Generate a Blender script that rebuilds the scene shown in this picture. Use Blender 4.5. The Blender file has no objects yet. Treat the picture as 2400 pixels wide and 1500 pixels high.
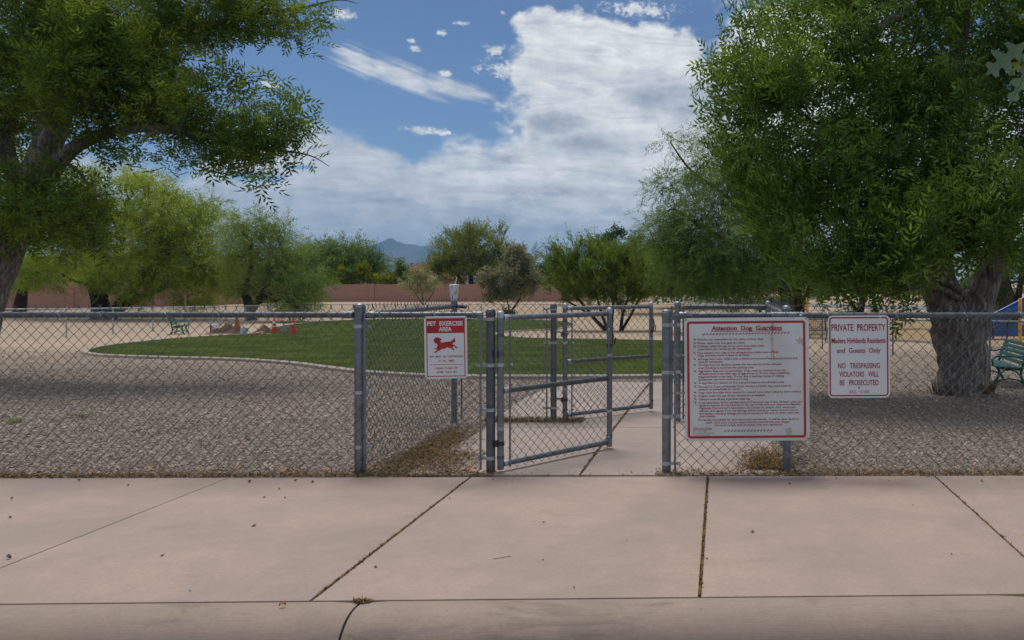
import bpy, bmesh, math, random
import numpy as np
from mathutils import Vector, Matrix
from mathutils.geometry import delaunay_2d_cdt, tessellate_polygon
R = math.radians
rng = np.random.default_rng(7)
random.seed(7)
S = bpy.context.scene
COL = S.collection

# ------------------------------------------------------------------ camera
EYE, FOC, PX, PY = 1.46, 1976.0, 1690.0, 664.0
cam = bpy.data.cameras.new('camera')
cam.sensor_width = 36.0
cam.lens = 36.0 * FOC / 2400.0
cam.shift_x = -(PX - 1200.0) / 2400.0
cam.shift_y = -(750.0 - PY) / 2400.0
cam.clip_start, cam.clip_end = 0.05, 40000.0
camo = bpy.data.objects.new('camera', cam)
camo.location = (0, 0, EYE)
camo.rotation_euler = (R(90), 0, 0)
COL.objects.link(camo)
S.camera = camo

# ------------------------------------------------------------------ light
SUN_AZ, SUN_EL = R(-30), R(68)
SKY_STRENGTH = 0.055
sun = bpy.data.lights.new('sun', 'SUN')
sun.energy = 1.9
sun.angle = R(24)
sun.color = (1.0, 0.93, 0.82)
suno = bpy.data.objects.new('sun', sun)
sd = Vector((math.sin(SUN_AZ) * math.cos(SUN_EL), math.cos(SUN_AZ) * math.cos(SUN_EL), math.sin(SUN_EL)))
suno.rotation_euler = sd.to_track_quat('Z', 'Y').to_euler()
suno.location = (0, 0, 60)
COL.objects.link(suno)

S.view_settings.view_transform = 'Standard'
S.view_settings.look = 'None'
S.view_settings.exposure = 0.5
S.view_settings.gamma = 1.0
S.view_settings.use_curve_mapping = False
S.cycles.max_bounces = 9
S.cycles.diffuse_bounces = 7
S.cycles.transmission_bounces = 3
S.cycles.volume_bounces = 0
S.cycles.transparent_max_bounces = 6
S.cycles.sample_clamp_indirect = 4.0


def azel(px, py):
    u, v = (px - PX) / FOC, (PY - py) / FOC
    return math.degrees(math.atan(u)), math.degrees(math.atan(v / math.sqrt(1 + u * u)))


class E:
    """tiny expression builder over math nodes"""
    nt = None

    def __init__(s, sock):
        s.s = sock

    @staticmethod
    def op(kind, *args, clamp=False):
        n = E.nt.nodes.new('ShaderNodeMath')
        n.operation = kind
        n.use_clamp = clamp
        for i, a in enumerate(args):
            if isinstance(a, E):
                E.nt.links.new(a.s, n.inputs[i])
            else:
                n.inputs[i].default_value = float(a)
        return E(n.outputs[0])

    def __add__(s, o): return E.op('ADD', s, o)
    __radd__ = __add__
    def __sub__(s, o): return E.op('SUBTRACT', s, o)
    def __rsub__(s, o): return E.op('SUBTRACT', o, s)
    def __mul__(s, o): return E.op('MULTIPLY', s, o)
    __rmul__ = __mul__
    def __truediv__(s, o): return E.op('DIVIDE', s, o)
    def max(s, o): return E.op('MAXIMUM', s, o)
    def min(s, o): return E.op('MINIMUM', s, o)
    def sat(s): return E.op('ADD', s, 0.0, clamp=True)
    def sqrt(s): return E.op('SQRT', s)

    def smooth(s, a, b):
        n = E.nt.nodes.new('ShaderNodeMapRange')
        n.interpolation_type = 'SMOOTHSTEP'
        E.nt.links.new(s.s, n.inputs[0])
        n.inputs[1].default_value, n.inputs[2].default_value = a, b
        n.inputs[3].default_value, n.inputs[4].default_value = 0.0, 1.0
        return E(n.outputs[0])


def mixc(nt, f, a, b):
    n = nt.nodes.new('ShaderNodeMix')
    n.data_type = 'RGBA'
    for sock, v in ((n.inputs[0], f), (n.inputs[6], a), (n.inputs[7], b)):
        if isinstance(v, E): v = v.s
        if isinstance(v, bpy.types.NodeSocket):
            nt.links.new(v, sock)
        elif isinstance(v, (int, float)):
            sock.default_value = v
        else:
            sock.default_value = (*v[:3], 1.0)
    return n.outputs[2]


def noise(nt, vec, scale, detail=4.0, rough=0.55, dist=0.0):
    n = nt.nodes.new('ShaderNodeTexNoise')
    n.inputs['Scale'].default_value = scale
    n.inputs['Detail'].default_value = detail
    n.inputs['Roughness'].default_value = rough
    n.inputs['Distortion'].default_value = dist
    if vec is not None:
        nt.links.new(vec, n.inputs['Vector'])
    return n


def comb(nt, *c):
    n = nt.nodes.new('ShaderNodeCombineXYZ')
    for i, a in enumerate(c):
        if isinstance(a, E): nt.links.new(a.s, n.inputs[i])
        else: n.inputs[i].default_value = float(a)
    return n.outputs[0]


def make_world():
    w = bpy.data.worlds.new('World')
    S.world = w
    w.use_nodes = True
    nt = w.node_tree
    E.nt = nt
    nt.nodes.clear()
    sky = nt.nodes.new('ShaderNodeTexSky')
    sky.sky_type = 'NISHITA'
    sky.sun_disc = False
    sky.sun_elevation = SUN_EL
    sky.sun_rotation = SUN_AZ
    sky.air_density, sky.dust_density, sky.ozone_density = 0.8, 0.03, 6.0
    tc = nt.nodes.new('ShaderNodeTexCoord')
    sep = nt.nodes.new('ShaderNodeSeparateXYZ')
    nt.links.new(tc.outputs['Generated'], sep.inputs[0])
    x, y, z = (E(sep.outputs[i]) for i in range(3))
    DEG = 180 / math.pi
    az = E.op('ARCTAN2', x, y) * DEG
    el = E.op('ARCSINE', z) * DEG
    zz = z.max(0.0) + 0.16
    plane = comb(nt, x / zz, y / zz, 0.0)
    ang = comb(nt, az * 0.1, el * 0.13, 0.0)
    puff = E(noise(nt, ang, 2.6, 8, 0.60, 0.35).outputs[0]) - 0.5
    puff2 = E(noise(nt, ang, 9.0, 5, 0.6).outputs[0]) - 0.5
    puff3 = E(noise(nt, ang, 24.0, 5, 0.65, 0.6).outputs[0]) - 0.5
    sheet = E(noise(nt, comb(nt, az * 0.045, el * 0.28, 3.0), 2.2, 8, 0.62, 0.6).outputs[0]) - 0.5
    wisp = E(noise(nt, comb(nt, (az + el * 1.2) * 0.05, (el + az * 0.30) * 0.5, 9.0), 2.2, 8, 0.65, 0.5).outputs[0]) - 0.5

    def blob(cx, cy, rx, ry, rot=0.0):
        a0, e0 = azel(cx, cy)
        ra = abs(azel(cx + rx, cy)[0] - azel(cx - rx, cy)[0]) / 2
        re = abs(azel(cx, cy + ry)[1] - azel(cx, cy - ry)[1]) / 2
        da, de = az - a0, el - e0
        if rot:
            c, s_ = math.cos(R(rot)), math.sin(R(rot))
            da, de = da * c - de * s_, da * s_ + de * c
        p, q = da / ra, de / re
        return 1.0 - (p * p + q * q).sqrt()

    def union(lst):
        f = blob(*lst[0])
        for b in lst[1:]:
            f = f.max(blob(*b))
        return f
    big = union([(1400, 250, 230, 190), (1570, 190, 130, 135), (1330, 120, 140, 100), (1270, 62, 80, 50),
                 (1400, 100, 130, 65), (1640, 340, 260, 210), (1460, 430, 320, 190), (1880, 230, 330, 260),
                 (1250, 180, 60, 70), (1530, 120, 90, 70)])
    small = union([(1158, 122, 34, 26), (1122, 160, 26, 16), (1180, 165, 42, 28), (1215, 165, 30, 30), (1042, 174, 20, 15),
                   (1035, 76, 15, 9), (972, 112, 22, 14), (965, 98, 14, 9), (1078, 54, 22, 9), (990, 306, 62, 15), (1045, 312, 26, 9),
                   (1500, 22, 120, 24), (800, 36, 55, 20), (638, 200, 34, 16), (1178, 30, 14, 8)])
    streak = union([(838, 138, 75, 36, 22), (940, 176, 140, 38, 18), (1050, 206, 120, 28, 12), (1110, 222, 60, 14, 5)])
    # the top of the low bank of cloud, piecewise linear over azimuth
    pts = [(-300, 260), (120, 330), (430, 410), (520, 320), (620, 285), (720, 285), (850, 312), (930, 352), (970, 372),
           (1050, 335), (1150, 335), (1230, 300), (1290, 262), (1500, 240), (2400, 250)]
    pe = [azel(*p) for p in pts]
    azc = az.max(pe[0][0]).min(pe[-1][0])
    top = None
    slopes = [(pe[i + 1][1] - pe[i][1]) / (pe[i + 1][0] - pe[i][0]) for i in range(len(pe) - 1)]
    acc = slopes[0] * (azc - pe[0][0]) + pe[0][1]
    for i in range(1, len(slopes)):
        acc = acc + (slopes[i] - slopes[i - 1]) * (azc - pe[i][0]).max(0.0)
    bank = (acc - el) * 0.55
    gap = blob(615, 418, 120, 26).max(blob(700, 392, 60, 8, -3)).max(0.0)
    f_big = (big * 1.5 + puff * 1.1 + puff2 * 0.9)
    m_big = f_big.smooth(-0.04, 0.40)
    m_small = (small * 1.1 + puff2 * 2.2 + puff3 * 2.6 - 0.14).smooth(0.0, 0.85)
    m_streak = (streak * 1.1 + wisp * 2.6 + puff2 * 0.6).smooth(0.0, 1.0)
    m_bank = (bank * 1.1 + 0.12 + puff * 1.3 + puff2 * 0.7 + sheet * 0.9 - gap * 3.4).smooth(-0.05, 0.70)
    # cloud carried on over the unseen sky, made denser to lift the ambient light
    side = ((az + 9.0) * (az + 9.0)).sqrt().smooth(30.0, 44.0)
    high = el.smooth(17.0, 30.0)
    cover = (E(noise(nt, plane, 1.1, 7, 0.6, 0.4).outputs[0]) - 0.40)
    m_gen = cover.smooth(0.0, 0.14) * side.max(high)
    mask = m_big.max(m_small).max(m_streak * 0.92).max(m_bank * 0.96).max(m_gen)
    # lit tops and grey bellies
    def softs(lst):
        f = None
        for b in lst:
            g = blob(*b).smooth(0.0, 0.9)
            f = g if f is None else f.max(g)
        return f
    belly = softs([(1650, 240, 260, 85), (1530, 222, 150, 55), (1300, 292, 110, 50), (1390, 335, 190, 50), (1750, 440, 320, 90)])
    lowbelly = softs([(1250, 530, 700, 90), (800, 500, 560, 75), (1250, 452, 300, 26), (560, 470, 260, 40)])
    fold = E(noise(nt, comb(nt, az * 0.07, el * 0.33, 17.0), 2.6, 9, 0.68, 1.2).outputs[0]) - 0.5
    t_ = 0.58 + puff * 1.0 + sheet * 0.8 + puff2 * 0.7 + fold * 1.5 - belly * (0.50 + fold * 1.2) - lowbelly * 0.26
    low = 1.0 - el.smooth(0.0, 9.0)
    t_ = (t_ - low * 0.12 + m_big * 0.10).sat()
    ccol = mixc(nt, t_, (0.24, 0.28, 0.345), (0.64, 0.65, 0.655))
    ccol = mixc(nt, (low * 0.45).sat(), ccol, (0.285, 0.335, 0.405))
    # sky radiance is physical: cloud radiance is stated in the same units
    vm = nt.nodes.new('ShaderNodeVectorMath')
    vm.operation = 'SCALE'
    nt.links.new(ccol, vm.inputs[0])
    vm.inputs['Scale'].default_value = 1.0 / SKY_STRENGTH
    out = mixc(nt, mask, sky.outputs[0], vm.outputs[0])
    bg = nt.nodes.new('ShaderNodeBackground')
    nt.links.new(out, bg.inputs[0])
    bg.inputs[1].default_value = SKY_STRENGTH
    wo = nt.nodes.new('ShaderNodeOutputWorld')
    nt.links.new(bg.outputs[0], wo.inputs[0])


make_world()

# ------------------------------------------------------------------ terrain height
_ty = np.array([-9000, 10, 14, 20, 27, 35, 45, 56, 63, 70, 78, 86, 110, 9000.])
_tz = np.array([0, 0, -.07, -.30, -.56, -.78, -.98, -1.2, -1.28, -1.08, -.75, -.47, -.42, -.42])
_fine = np.arange(-20, 140, 0.25)
_fz = np.interp(_fine, _ty, _tz)
_k = np.ones(17) / 17
_fz = np.convolve(np.pad(_fz, 8, mode='edge'), _k, mode='valid')


def tz(y):
    return np.interp(y, _fine, _fz) - 0.02


def at(px, py, Y):
    return ((px - PX) / FOC * Y, Y, EYE - (py - PY) / FOC * Y)


def gnd(px, py, y0=5.0):
    """the point of the terrain seen at a pixel"""
    k = (py - PY) / FOC
    lo = y0
    for Y in np.arange(y0, 400, 0.05):
        if EYE - k * Y <= tz(Y):
            break
    return ((px - PX) / FOC * Y, Y, float(tz(Y)))


# ------------------------------------------------------------------ object helpers
def big_mesh(name, V, F, smooth=False):
    V = np.asarray(V, dtype=np.float32)
    F = np.asarray(F, dtype=np.int32)
    me = bpy.data.meshes.new(name)
    n, k = F.shape
    me.vertices.add(len(V))
    me.vertices.foreach_set('co', V.ravel())
    me.loops.add(n * k)
    me.loops.foreach_set('vertex_index', F.ravel())
    me.polygons.add(n)
    me.polygons.foreach_set('loop_start', np.arange(0, n * k, k, dtype=np.int32))
    me.polygons.foreach_set('loop_total', np.full(n, k, dtype=np.int32))
    me.polygons.foreach_set('use_smooth', np.full(n, smooth, dtype=bool))
    me.update(calc_edges=True)
    return me


class MB:
    def __init__(s):
        s.V, s.F = [], []

    def add(s, V, F):
        o = len(s.V)
        s.V += [tuple(v) for v in V]
        s.F += [tuple(i + o for i in f) for f in F]
        return s

    def box(s, c, size, rot=None):
        hx, hy, hz = (a / 2 for a in size)
        P = [Vector((x, y, z)) for z in (-hz, hz) for x, y in ((-hx, -hy), (hx, -hy), (hx, hy), (-hx, hy))]
        if rot is not None:
            P = [rot @ p for p in P]
        c = Vector(c)
        return s.add([p + c for p in P], [(3, 2, 1, 0), (4, 5, 6, 7), (0, 1, 5, 4), (1, 2, 6, 5), (2, 3, 7, 6), (3, 0, 4, 7)])

    def tube(s, pts, r, sides=8, caps=True, wob=None):
        P = [Vector(p) for p in pts]
        n = len(P)
        rs = r if isinstance(r, (list, tuple)) else [r] * n
        V, F = [], []
        up = None
        for i in range(n):
            t = (P[min(i + 1, n - 1)] - P[max(i - 1, 0)]).normalized()
            if up is None:
                up = t.cross(Vector((0, 0, 1)))
                if up.length < 1e-3: up = t.cross(Vector((0, 1, 0)))
                up.normalize()
            up = (up - t * up.dot(t)).normalized()
            b = t.cross(up)
            for k in range(sides):
                a = 2 * math.pi * k / sides
                rr = rs[i] * (wob(i, k) if wob else 1.0)
                V.append(P[i] + (up * math.cos(a) + b * math.sin(a)) * rr)
        for i in range(n - 1):
            for k in range(sides):
                k2 = (k + 1) % sides
                F.append((i * sides + k, i * sides + k2, (i + 1) * sides + k2, (i + 1) * sides + k))
        if caps:
            F.append(tuple(range(sides - 1, -1, -1)))
            F.append(tuple((n - 1) * sides + k for k in range(sides)))
        return s.add(V, F)

    def lathe(s, prof, c=(0, 0, 0), sides=16, axis=None):
        V, F = [], []
        for r_, z_ in prof:
            for k in range(sides):
                a = 2 * math.pi * k / sides
                V.append(Vector((r_ * math.cos(a), r_ * math.sin(a), z_)))
        if axis is not None:
            q = Vector((0, 0, 1)).rotation_difference(Vector(axis))
            V = [q @ v for v in V]
        c = Vector(c)
        V = [v + c for v in V]
        for i in range(len(prof) - 1):
            for k in range(sides):
                k2 = (k + 1) % sides
                F.append((i * sides + k, i * sides + k2, (i + 1) * sides + k2, (i + 1) * sides + k))
        F.append(tuple(range(sides - 1, -1, -1)))
        F.append(tuple((len(prof) - 1) * sides + k for k in range(sides)))
        return s.add(V, F)

    def prism(s, poly, f):
        """poly: 2-D outline; f(u, v, side) gives the 3-D point on the front (0) or back (1)"""
        n = len(poly)
        V = [f(u, v, 0) for u, v in poly] + [f(u, v, 1) for u, v in poly]
        tri = tessellate_polygon([[Vector((u, v, 0)) for u, v in poly]])
        F = [tuple(t) for t in tri] + [tuple(n + i for i in reversed(t)) for t in tri]
        F += [(i, (i + 1) % n, n + (i + 1) % n, n + i) for i in range(n)]
        return s.add(V, F)

    def flat(s, poly, f):
        n = len(poly)
        tri = tessellate_polygon([[Vector((u, v, 0)) for u, v in poly]])
        return s.add([f(u, v) for u, v in poly], [tuple(t) for t in tri])


def link(name, me, m, parent=None, **props):
    o = bpy.data.objects.new(name, me)
    COL.objects.link(o)
    if m is not None:
        me.materials.append(m)
    if parent is not None:
        o.parent = parent
        root = parent
        while root.parent is not None:
            root = root.parent
        if parent is root and root.type == 'EMPTY':
            o.matrix_parent_inverse = Matrix.Translation(root.location).inverted()
    for k, v in props.items():
        o[k] = v
    return o


def obj(name, mb, m, parent=None, smooth=35, bevel=0.0, **props):
    me = bpy.data.meshes.new(name)
    me.from_pydata(mb.V, [], mb.F)
    bm = bmesh.new()
    bm.from_mesh(me)
    bmesh.ops.recalc_face_normals(bm, faces=bm.faces)
    if bevel:
        bmesh.ops.bevel(bm, geom=[e for e in bm.edges], offset=bevel, segments=2, profile=0.5, affect='EDGES', clamp_overlap=True)
    bm.to_mesh(me)
    bm.free()
    if smooth:
        me.polygons.foreach_set('use_smooth', np.ones(len(me.polygons), dtype=bool))
        me.set_sharp_from_angle(angle=R(smooth))
    me.update()
    return link(name, me, m, parent, **props)


def thing(name, label, cat, loc=(0, 0, 0), group=None):
    o = bpy.data.objects.new(name, None)
    o.empty_display_size = 0.2
    o.location = loc
    COL.objects.link(o)
    o['label'], o['category'] = label, cat
    if group: o['group'] = group
    return o


def tag(o, label, cat, group=None):
    o['label'], o['category'] = label, cat
    if group: o['group'] = group
    return o


def dup(root, label, loc=None, rz=None, group=None, scale=None):
    c = root.copy()
    COL.objects.link(c)
    c['label'] = label
    if group: c['group'] = group
    if loc is not None: c.location = loc
    if rz is not None: c.rotation_euler.z = rz
    if scale is not None: c.scale = scale
    for ch in list(root.children):
        d = ch.copy()
        COL.objects.link(d)
        d.parent = c
        for g in list(ch.children):
            e = g.copy()
            COL.objects.link(e)
            e.parent = d
    return c


# ------------------------------------------------------------------ materials
def material(name):
    m = bpy.data.materials.new(name)
    m.use_nodes = True
    nt = m.node_tree
    nt.nodes.clear()
    E.nt = nt
    out = nt.nodes.new('ShaderNodeOutputMaterial')
    return m, nt, out


def pos(nt):
    return nt.nodes.new('ShaderNodeNewGeometry').outputs['Position']


def bsdf(nt, out, rough=0.6, metal=0.0, spec=0.4):
    p = nt.nodes.new('ShaderNodeBsdfPrincipled')
    p.inputs['Roughness'].default_value = rough
    p.inputs['Metallic'].default_value = metal
    p.inputs['Specular IOR Level'].default_value = spec
    nt.links.new(p.outputs[0], out.inputs[0])
    return p


def bump(nt, p, h, strength, dist=0.01):
    b = nt.nodes.new('ShaderNodeBump')
    b.inputs['Strength'].default_value = strength
    b.inputs['Distance'].default_value = dist
    nt.links.new(h.s if isinstance(h, E) else h, b.inputs['Height'])
    nt.links.new(b.outputs[0], p.inputs['Normal'])


def simple(name, c1, c2=None, scale=8.0, rough=0.6, metal=0.0, bmp=0.0, bscale=60.0, spec=0.4, contrast=0.25, dist=0.004):
    m, nt, out = material(name)
    p = bsdf(nt, out, rough, metal, spec)
    v = pos(nt)
    if c2 is None:
        c2 = tuple(a * 0.75 for a in c1)
    f = E(noise(nt, v, scale, 6, 0.6).outputs[0]).smooth(0.5 - contrast, 0.5 + contrast)
    nt.links.new(mixc(nt, f, c1, c2), p.inputs['Base Color'])
    if bmp:
        bump(nt, p, noise(nt, v, bscale, 5, 0.6).outputs[0], bmp, dist)
    return m


def leafmat(name, dark, light, trans=0.35, rough=0.5, bigscale=1.5):
    m, nt, out = material(name)
    g = nt.nodes.new('ShaderNodeNewGeometry')
    rnd = E(g.outputs['Random Per Island'])
    big = E(noise(nt, g.outputs['Position'], bigscale, 3).outputs[0]).smooth(0.38, 0.66)
    f = (rnd * 0.5 + big * 0.6 - 0.03).sat()
    c = mixc(nt, f, dark, light)
    p = bsdf(nt, out, rough, 0.0, 0.2)
    nt.links.new(c, p.inputs['Base Color'])
    t = nt.nodes.new('ShaderNodeBsdfTranslucent')
    hs = nt.nodes.new('ShaderNodeHueSaturation')
    hs.inputs['Saturation'].default_value = 1.1
    hs.inputs['Value'].default_value = 1.9
    hs.inputs['Hue'].default_value = 0.485
    nt.links.new(c, hs.inputs['Color'])
    nt.links.new(hs.outputs[0], t.inputs[0])
    mx = nt.nodes.new('ShaderNodeMixShader')
    mx.inputs[0].default_value = trans
    nt.links.new(p.outputs[0], mx.inputs[1])
    nt.links.new(t.outputs[0], mx.inputs[2])
    nt.links.new(mx.outputs[0], out.inputs[0])
    return m


def islandmat(name, stops, rough=0.85, var=0.3):
    m, nt, out = material(name)
    p = bsdf(nt, out, rough, 0.0, 0.25)
    g = nt.nodes.new('ShaderNodeNewGeometry')
    r = nt.nodes.new('ShaderNodeValToRGB')
    nt.links.new(g.outputs['Random Per Island'], r.inputs[0])
    cr = r.color_ramp
    while len(cr.elements) < len(stops):
        cr.elements.new(0.5)
    for i, c in enumerate(stops):
        cr.elements[i].position = i / (len(stops) - 1)
        cr.elements[i].color = (*c, 1)
    n = noise(nt, g.outputs['Position'], 55, 3)
    nt.links.new(mixc(nt, E(n.outputs[0]).smooth(0.3, 0.75) * var, r.outputs[0], (0.12, 0.10, 0.09)), p.inputs['Base Color'])
    return m


def concrete(name, tint, streak=0.0, dirt=0.35):
    m, nt, out = material(name)
    p = bsdf(nt, out, 0.78, 0.0, 0.25)
    v = pos(nt)
    sep = nt.nodes.new('ShaderNodeSeparateXYZ')
    nt.links.new(v, sep.inputs[0])
    x, y, z = (E(sep.outputs[i]) for i in range(3))
    mott = E(noise(nt, v, 1.3, 6, 0.62, 0.4).outputs[0]).smooth(0.3, 0.7)
    fine = E(noise(nt, v, 45, 4, 0.7).outputs[0]).smooth(0.3, 0.7)
    grit = E(noise(nt, v, 320, 3, 0.7).outputs[0]).smooth(0.25, 0.75)
    brush = E(noise(nt, comb(nt, x * 1.2, y * 55.0, z * 55.0), 5.0, 6, 0.7).outputs[0]).smooth(0.3, 0.7)
    cloudy = E(noise(nt, v, 4.5, 7, 0.68, 0.8).outputs[0]).smooth(0.35, 0.7)
    c = mixc(nt, mott, tuple(a * 1.18 for a in tint), (tint[0] * 0.88, tint[1] * 0.93, tint[2] * 1.0))
    c = mixc(nt, cloudy * 0.27, c, (tint[0] * 0.66, tint[1] * 0.70, tint[2] * 0.76))
    c = mixc(nt, fine * 0.30, c, tuple(a * 0.62 for a in tint))
    c = mixc(nt, grit * 0.26, c, tuple(a * 0.55 for a in tint))
    c = mixc(nt, brush * (0.10 + streak * 0.45), c, tuple(a * 0.55 for a in tint))
    stain = E(noise(nt, comb(nt, x * 0.9, y * 2.2, z * 5.0), 1.6, 8, 0.7, 0.9).outputs[0]).smooth(0.54, 0.70)
    c = mixc(nt, stain * dirt, c, (0.13, 0.11, 0.095))
    nsp = nt.nodes.new('ShaderNodeTexVoronoi')
    nsp.inputs['Scale'].default_value = 10.0
    nsp.feature = 'F1'
    nt.links.new(v, nsp.inputs['Vector'])
    speck = 1.0 - E(nsp.outputs['Distance']).smooth(0.018, 0.05)
    c = mixc(nt, speck * 0.55, c, (0.09, 0.075, 0.06))
    nt.links.new(c, p.inputs['Base Color'])
    bump(nt, p, grit * 0.5 + brush * (0.5 + streak) + fine * 0.5, 0.22, 0.004)
    return m


M = {}
PINK = (0.405, 0.308, 0.258)
M['pave'] = concrete('pink_concrete', PINK, 0.0, 0.16)
M['path'] = concrete('path_concrete', (0.375, 0.30, 0.26), 0.0, 0.22)
M['kerb'] = concrete('kerb_concrete', (0.365, 0.278, 0.225), 0.6, 0.5)
M['mow'] = concrete('mow_curb_concrete', (0.40, 0.33, 0.285), 0.2, 0.3)
M['joint'] = simple('joint_soil', (0.085, 0.062, 0.04), (0.16, 0.115, 0.06), 60, 0.95, 0, 0.6, 200, contrast=0.12)
M['galv'] = simple('galvanised_steel', (0.235, 0.265, 0.295), (0.15, 0.17, 0.19), 14, 0.44, 0.8, 0.05, 120, 0.5)
M['galv_dark'] = simple('weathered_galvanised_steel', (0.15, 0.168, 0.188), (0.09, 0.10, 0.112), 9, 0.46, 0.75, 0.06, 100, 0.5)
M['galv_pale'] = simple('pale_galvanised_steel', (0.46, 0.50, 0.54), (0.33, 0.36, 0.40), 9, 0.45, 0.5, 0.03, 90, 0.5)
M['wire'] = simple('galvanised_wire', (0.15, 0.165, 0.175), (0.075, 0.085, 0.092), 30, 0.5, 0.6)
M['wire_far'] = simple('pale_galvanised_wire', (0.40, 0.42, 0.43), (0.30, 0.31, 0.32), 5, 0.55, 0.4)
M['bolt'] = simple('zinc_bolt', (0.62, 0.66, 0.70), None, 40, 0.3, 0.8)
M['rust'] = simple('rusted_steel', (0.10, 0.07, 0.055), (0.05, 0.045, 0.045), 60, 0.8, 0.3, 0.3, 200)
M['white'] = simple('white_sign_face', (0.68, 0.71, 0.73), (0.62, 0.645, 0.66), 5, 0.42, 0, 0.0, contrast=0.35)
M['white_worn'] = simple('weathered_white_sign_face', (0.66, 0.695, 0.715), (0.55, 0.565, 0.56), 3.2, 0.5, 0, 0.0, contrast=0.2)
M['red'] = simple('red_sign_paint', (0.46, 0.028, 0.02), (0.36, 0.02, 0.018), 8, 0.45)
M['crimson'] = simple('crimson_sign_paint', (0.37, 0.012, 0.035), (0.30, 0.012, 0.03), 8, 0.45)
M['tape'] = simple('tape_residue', (0.40, 0.34, 0.26), (0.55, 0.52, 0.45), 60, 0.9, contrast=0.15)
M['green_iron'] = simple('green_painted_iron', (0.012, 0.12, 0.105), (0.008, 0.075, 0.07), 18, 0.45, 0.0, 0.1, 90)
M['green_slat'] = simple('green_painted_slat', (0.008, 0.10, 0.085), (0.006, 0.065, 0.056), 12, 0.5, 0.0, 0.1, 70)
M['green_roof'] = simple('dark_green_roof_metal', (0.008, 0.05, 0.032), None, 4, 0.5)
M['blue'] = simple('blue_plastic', (0.012, 0.10, 0.34), (0.01, 0.08, 0.28), 3, 0.4)
M['navy'] = simple('navy_coated_metal', (0.012, 0.03, 0.10), None, 6, 0.45)
M['yellow'] = simple('yellow_painted_steel', (0.72, 0.36, 0.015), (0.62, 0.30, 0.012), 5, 0.4)
M['cone'] = simple('orange_red_cone_plastic', (0.62, 0.045, 0.02), (0.50, 0.035, 0.02), 6, 0.45)
M['cone_old'] = simple('faded_brown_orange_cone', (0.34, 0.12, 0.06), (0.24, 0.085, 0.05), 9, 0.7)
M['reflect'] = simple('white_reflective_band', (0.70, 0.70, 0.68), (0.5, 0.5, 0.5), 20, 0.4)
M['plastic'] = simple('white_bucket_plastic', (0.66, 0.69, 0.74), (0.55, 0.58, 0.63), 6, 0.4)
M['label_blue'] = simple('blue_bucket_print', (0.18, 0.24, 0.52), (0.4, 0.45, 0.62), 30, 0.5, contrast=0.1)
M['mud'] = simple('caked_brown_mud', (0.15, 0.095, 0.075), (0.10, 0.06, 0.05), 20, 0.95, 0, 0.5, 60)
M['dirt'] = simple('dug_brown_earth', (0.19, 0.13, 0.09), (0.10, 0.066, 0.045), 7, 0.95, 0, 0.9, 22, dist=0.06)
M['board'] = simple('pale_timber', (0.48, 0.33, 0.20), (0.38, 0.25, 0.15), 9, 0.8)
M['block'] = simple('grey_concrete_block', (0.36, 0.35, 0.32), (0.25, 0.25, 0.23), 9, 0.9, 0, 0.4, 60)
M['dark'] = simple('dark_opening', (0.03, 0.03, 0.03), None, 9, 0.9)
M['cup'] = simple('white_paper_cup', (0.66, 0.69, 0.72), (0.60, 0.63, 0.66), 20, 0.45)
M['cup_blue'] = simple('blue_cup_print', (0.02, 0.22, 0.50), None, 20, 0.5)
M['cup_green'] = simple('lime_cup_print', (0.36, 0.50, 0.03), None, 20, 0.5)
M['asphalt'] = simple('grey_asphalt', (0.115, 0.115, 0.12), (0.08, 0.08, 0.085), 1.2, 0.9, 0, 0.3, 90)
M['far_asphalt'] = simple('pale_worn_asphalt', (0.17, 0.18, 0.20), (0.13, 0.14, 0.155), 0.4, 0.9)
M['chips'] = simple('tan_wood_chips', (0.42, 0.29, 0.14), (0.24, 0.165, 0.085), 16, 0.95, 0, 0.9, 22, contrast=0.2, dist=0.04)
M['stucco'] = simple('tan_stucco', (0.42, 0.27, 0.19), (0.36, 0.235, 0.165), 1.0, 0.9, 0, 0.2, 30)
M['trim'] = simple('cream_trim', (0.58, 0.50, 0.40), None, 4, 0.8)
M['pane'] = simple('dark_window_glass', (0.05, 0.055, 0.065), (0.08, 0.08, 0.09), 3, 0.12, 0, 0, spec=0.6)
M['twig'] = simple('dead_twig', (0.16, 0.11, 0.075), None, 30, 0.9)
M['dry_leaf'] = islandmat('dry_orange_leaf', [(0.36, 0.14, 0.05), (0.24, 0.10, 0.04), (0.42, 0.22, 0.09), (0.20, 0.13, 0.07)], 0.8, 0.1)
M['litter'] = islandmat('brown_leaf_litter', [(0.11, 0.062, 0.018), (0.20, 0.115, 0.028), (0.075, 0.05, 0.018), (0.26, 0.16, 0.05), (0.15, 0.085, 0.02)], 0.9, 0.2)
M['stone'] = islandmat('gravel_stone', [(0.122, 0.096, 0.080), (0.281, 0.225, 0.183), (0.181, 0.150, 0.128), (0.381, 0.325, 0.271), (0.154, 0.129, 0.112), (0.309, 0.230, 0.183), (0.508, 0.468, 0.410), (0.227, 0.181, 0.149)], 0.85, 0.3)
M['pebble'] = islandmat('loose_pebble', [(0.14, 0.115, 0.10), (0.24, 0.19, 0.16), (0.10, 0.085, 0.08), (0.2, 0.19, 0.19)], 0.85, 0.2)
M['grass'] = leafmat('lawn_grass', (0.060, 0.108, 0.026), (0.200, 0.245, 0.068), 0.3, 0.7, 0.8)
M['ash_leaf'] = leafmat('ash_leaf', (0.026, 0.068, 0.013), (0.180, 0.285, 0.052), 0.42, 0.40)
M['ash_leaf_b'] = leafmat('ash_leaf_yellowed', (0.028, 0.066, 0.013), (0.195, 0.275, 0.044), 0.44, 0.40)
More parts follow.
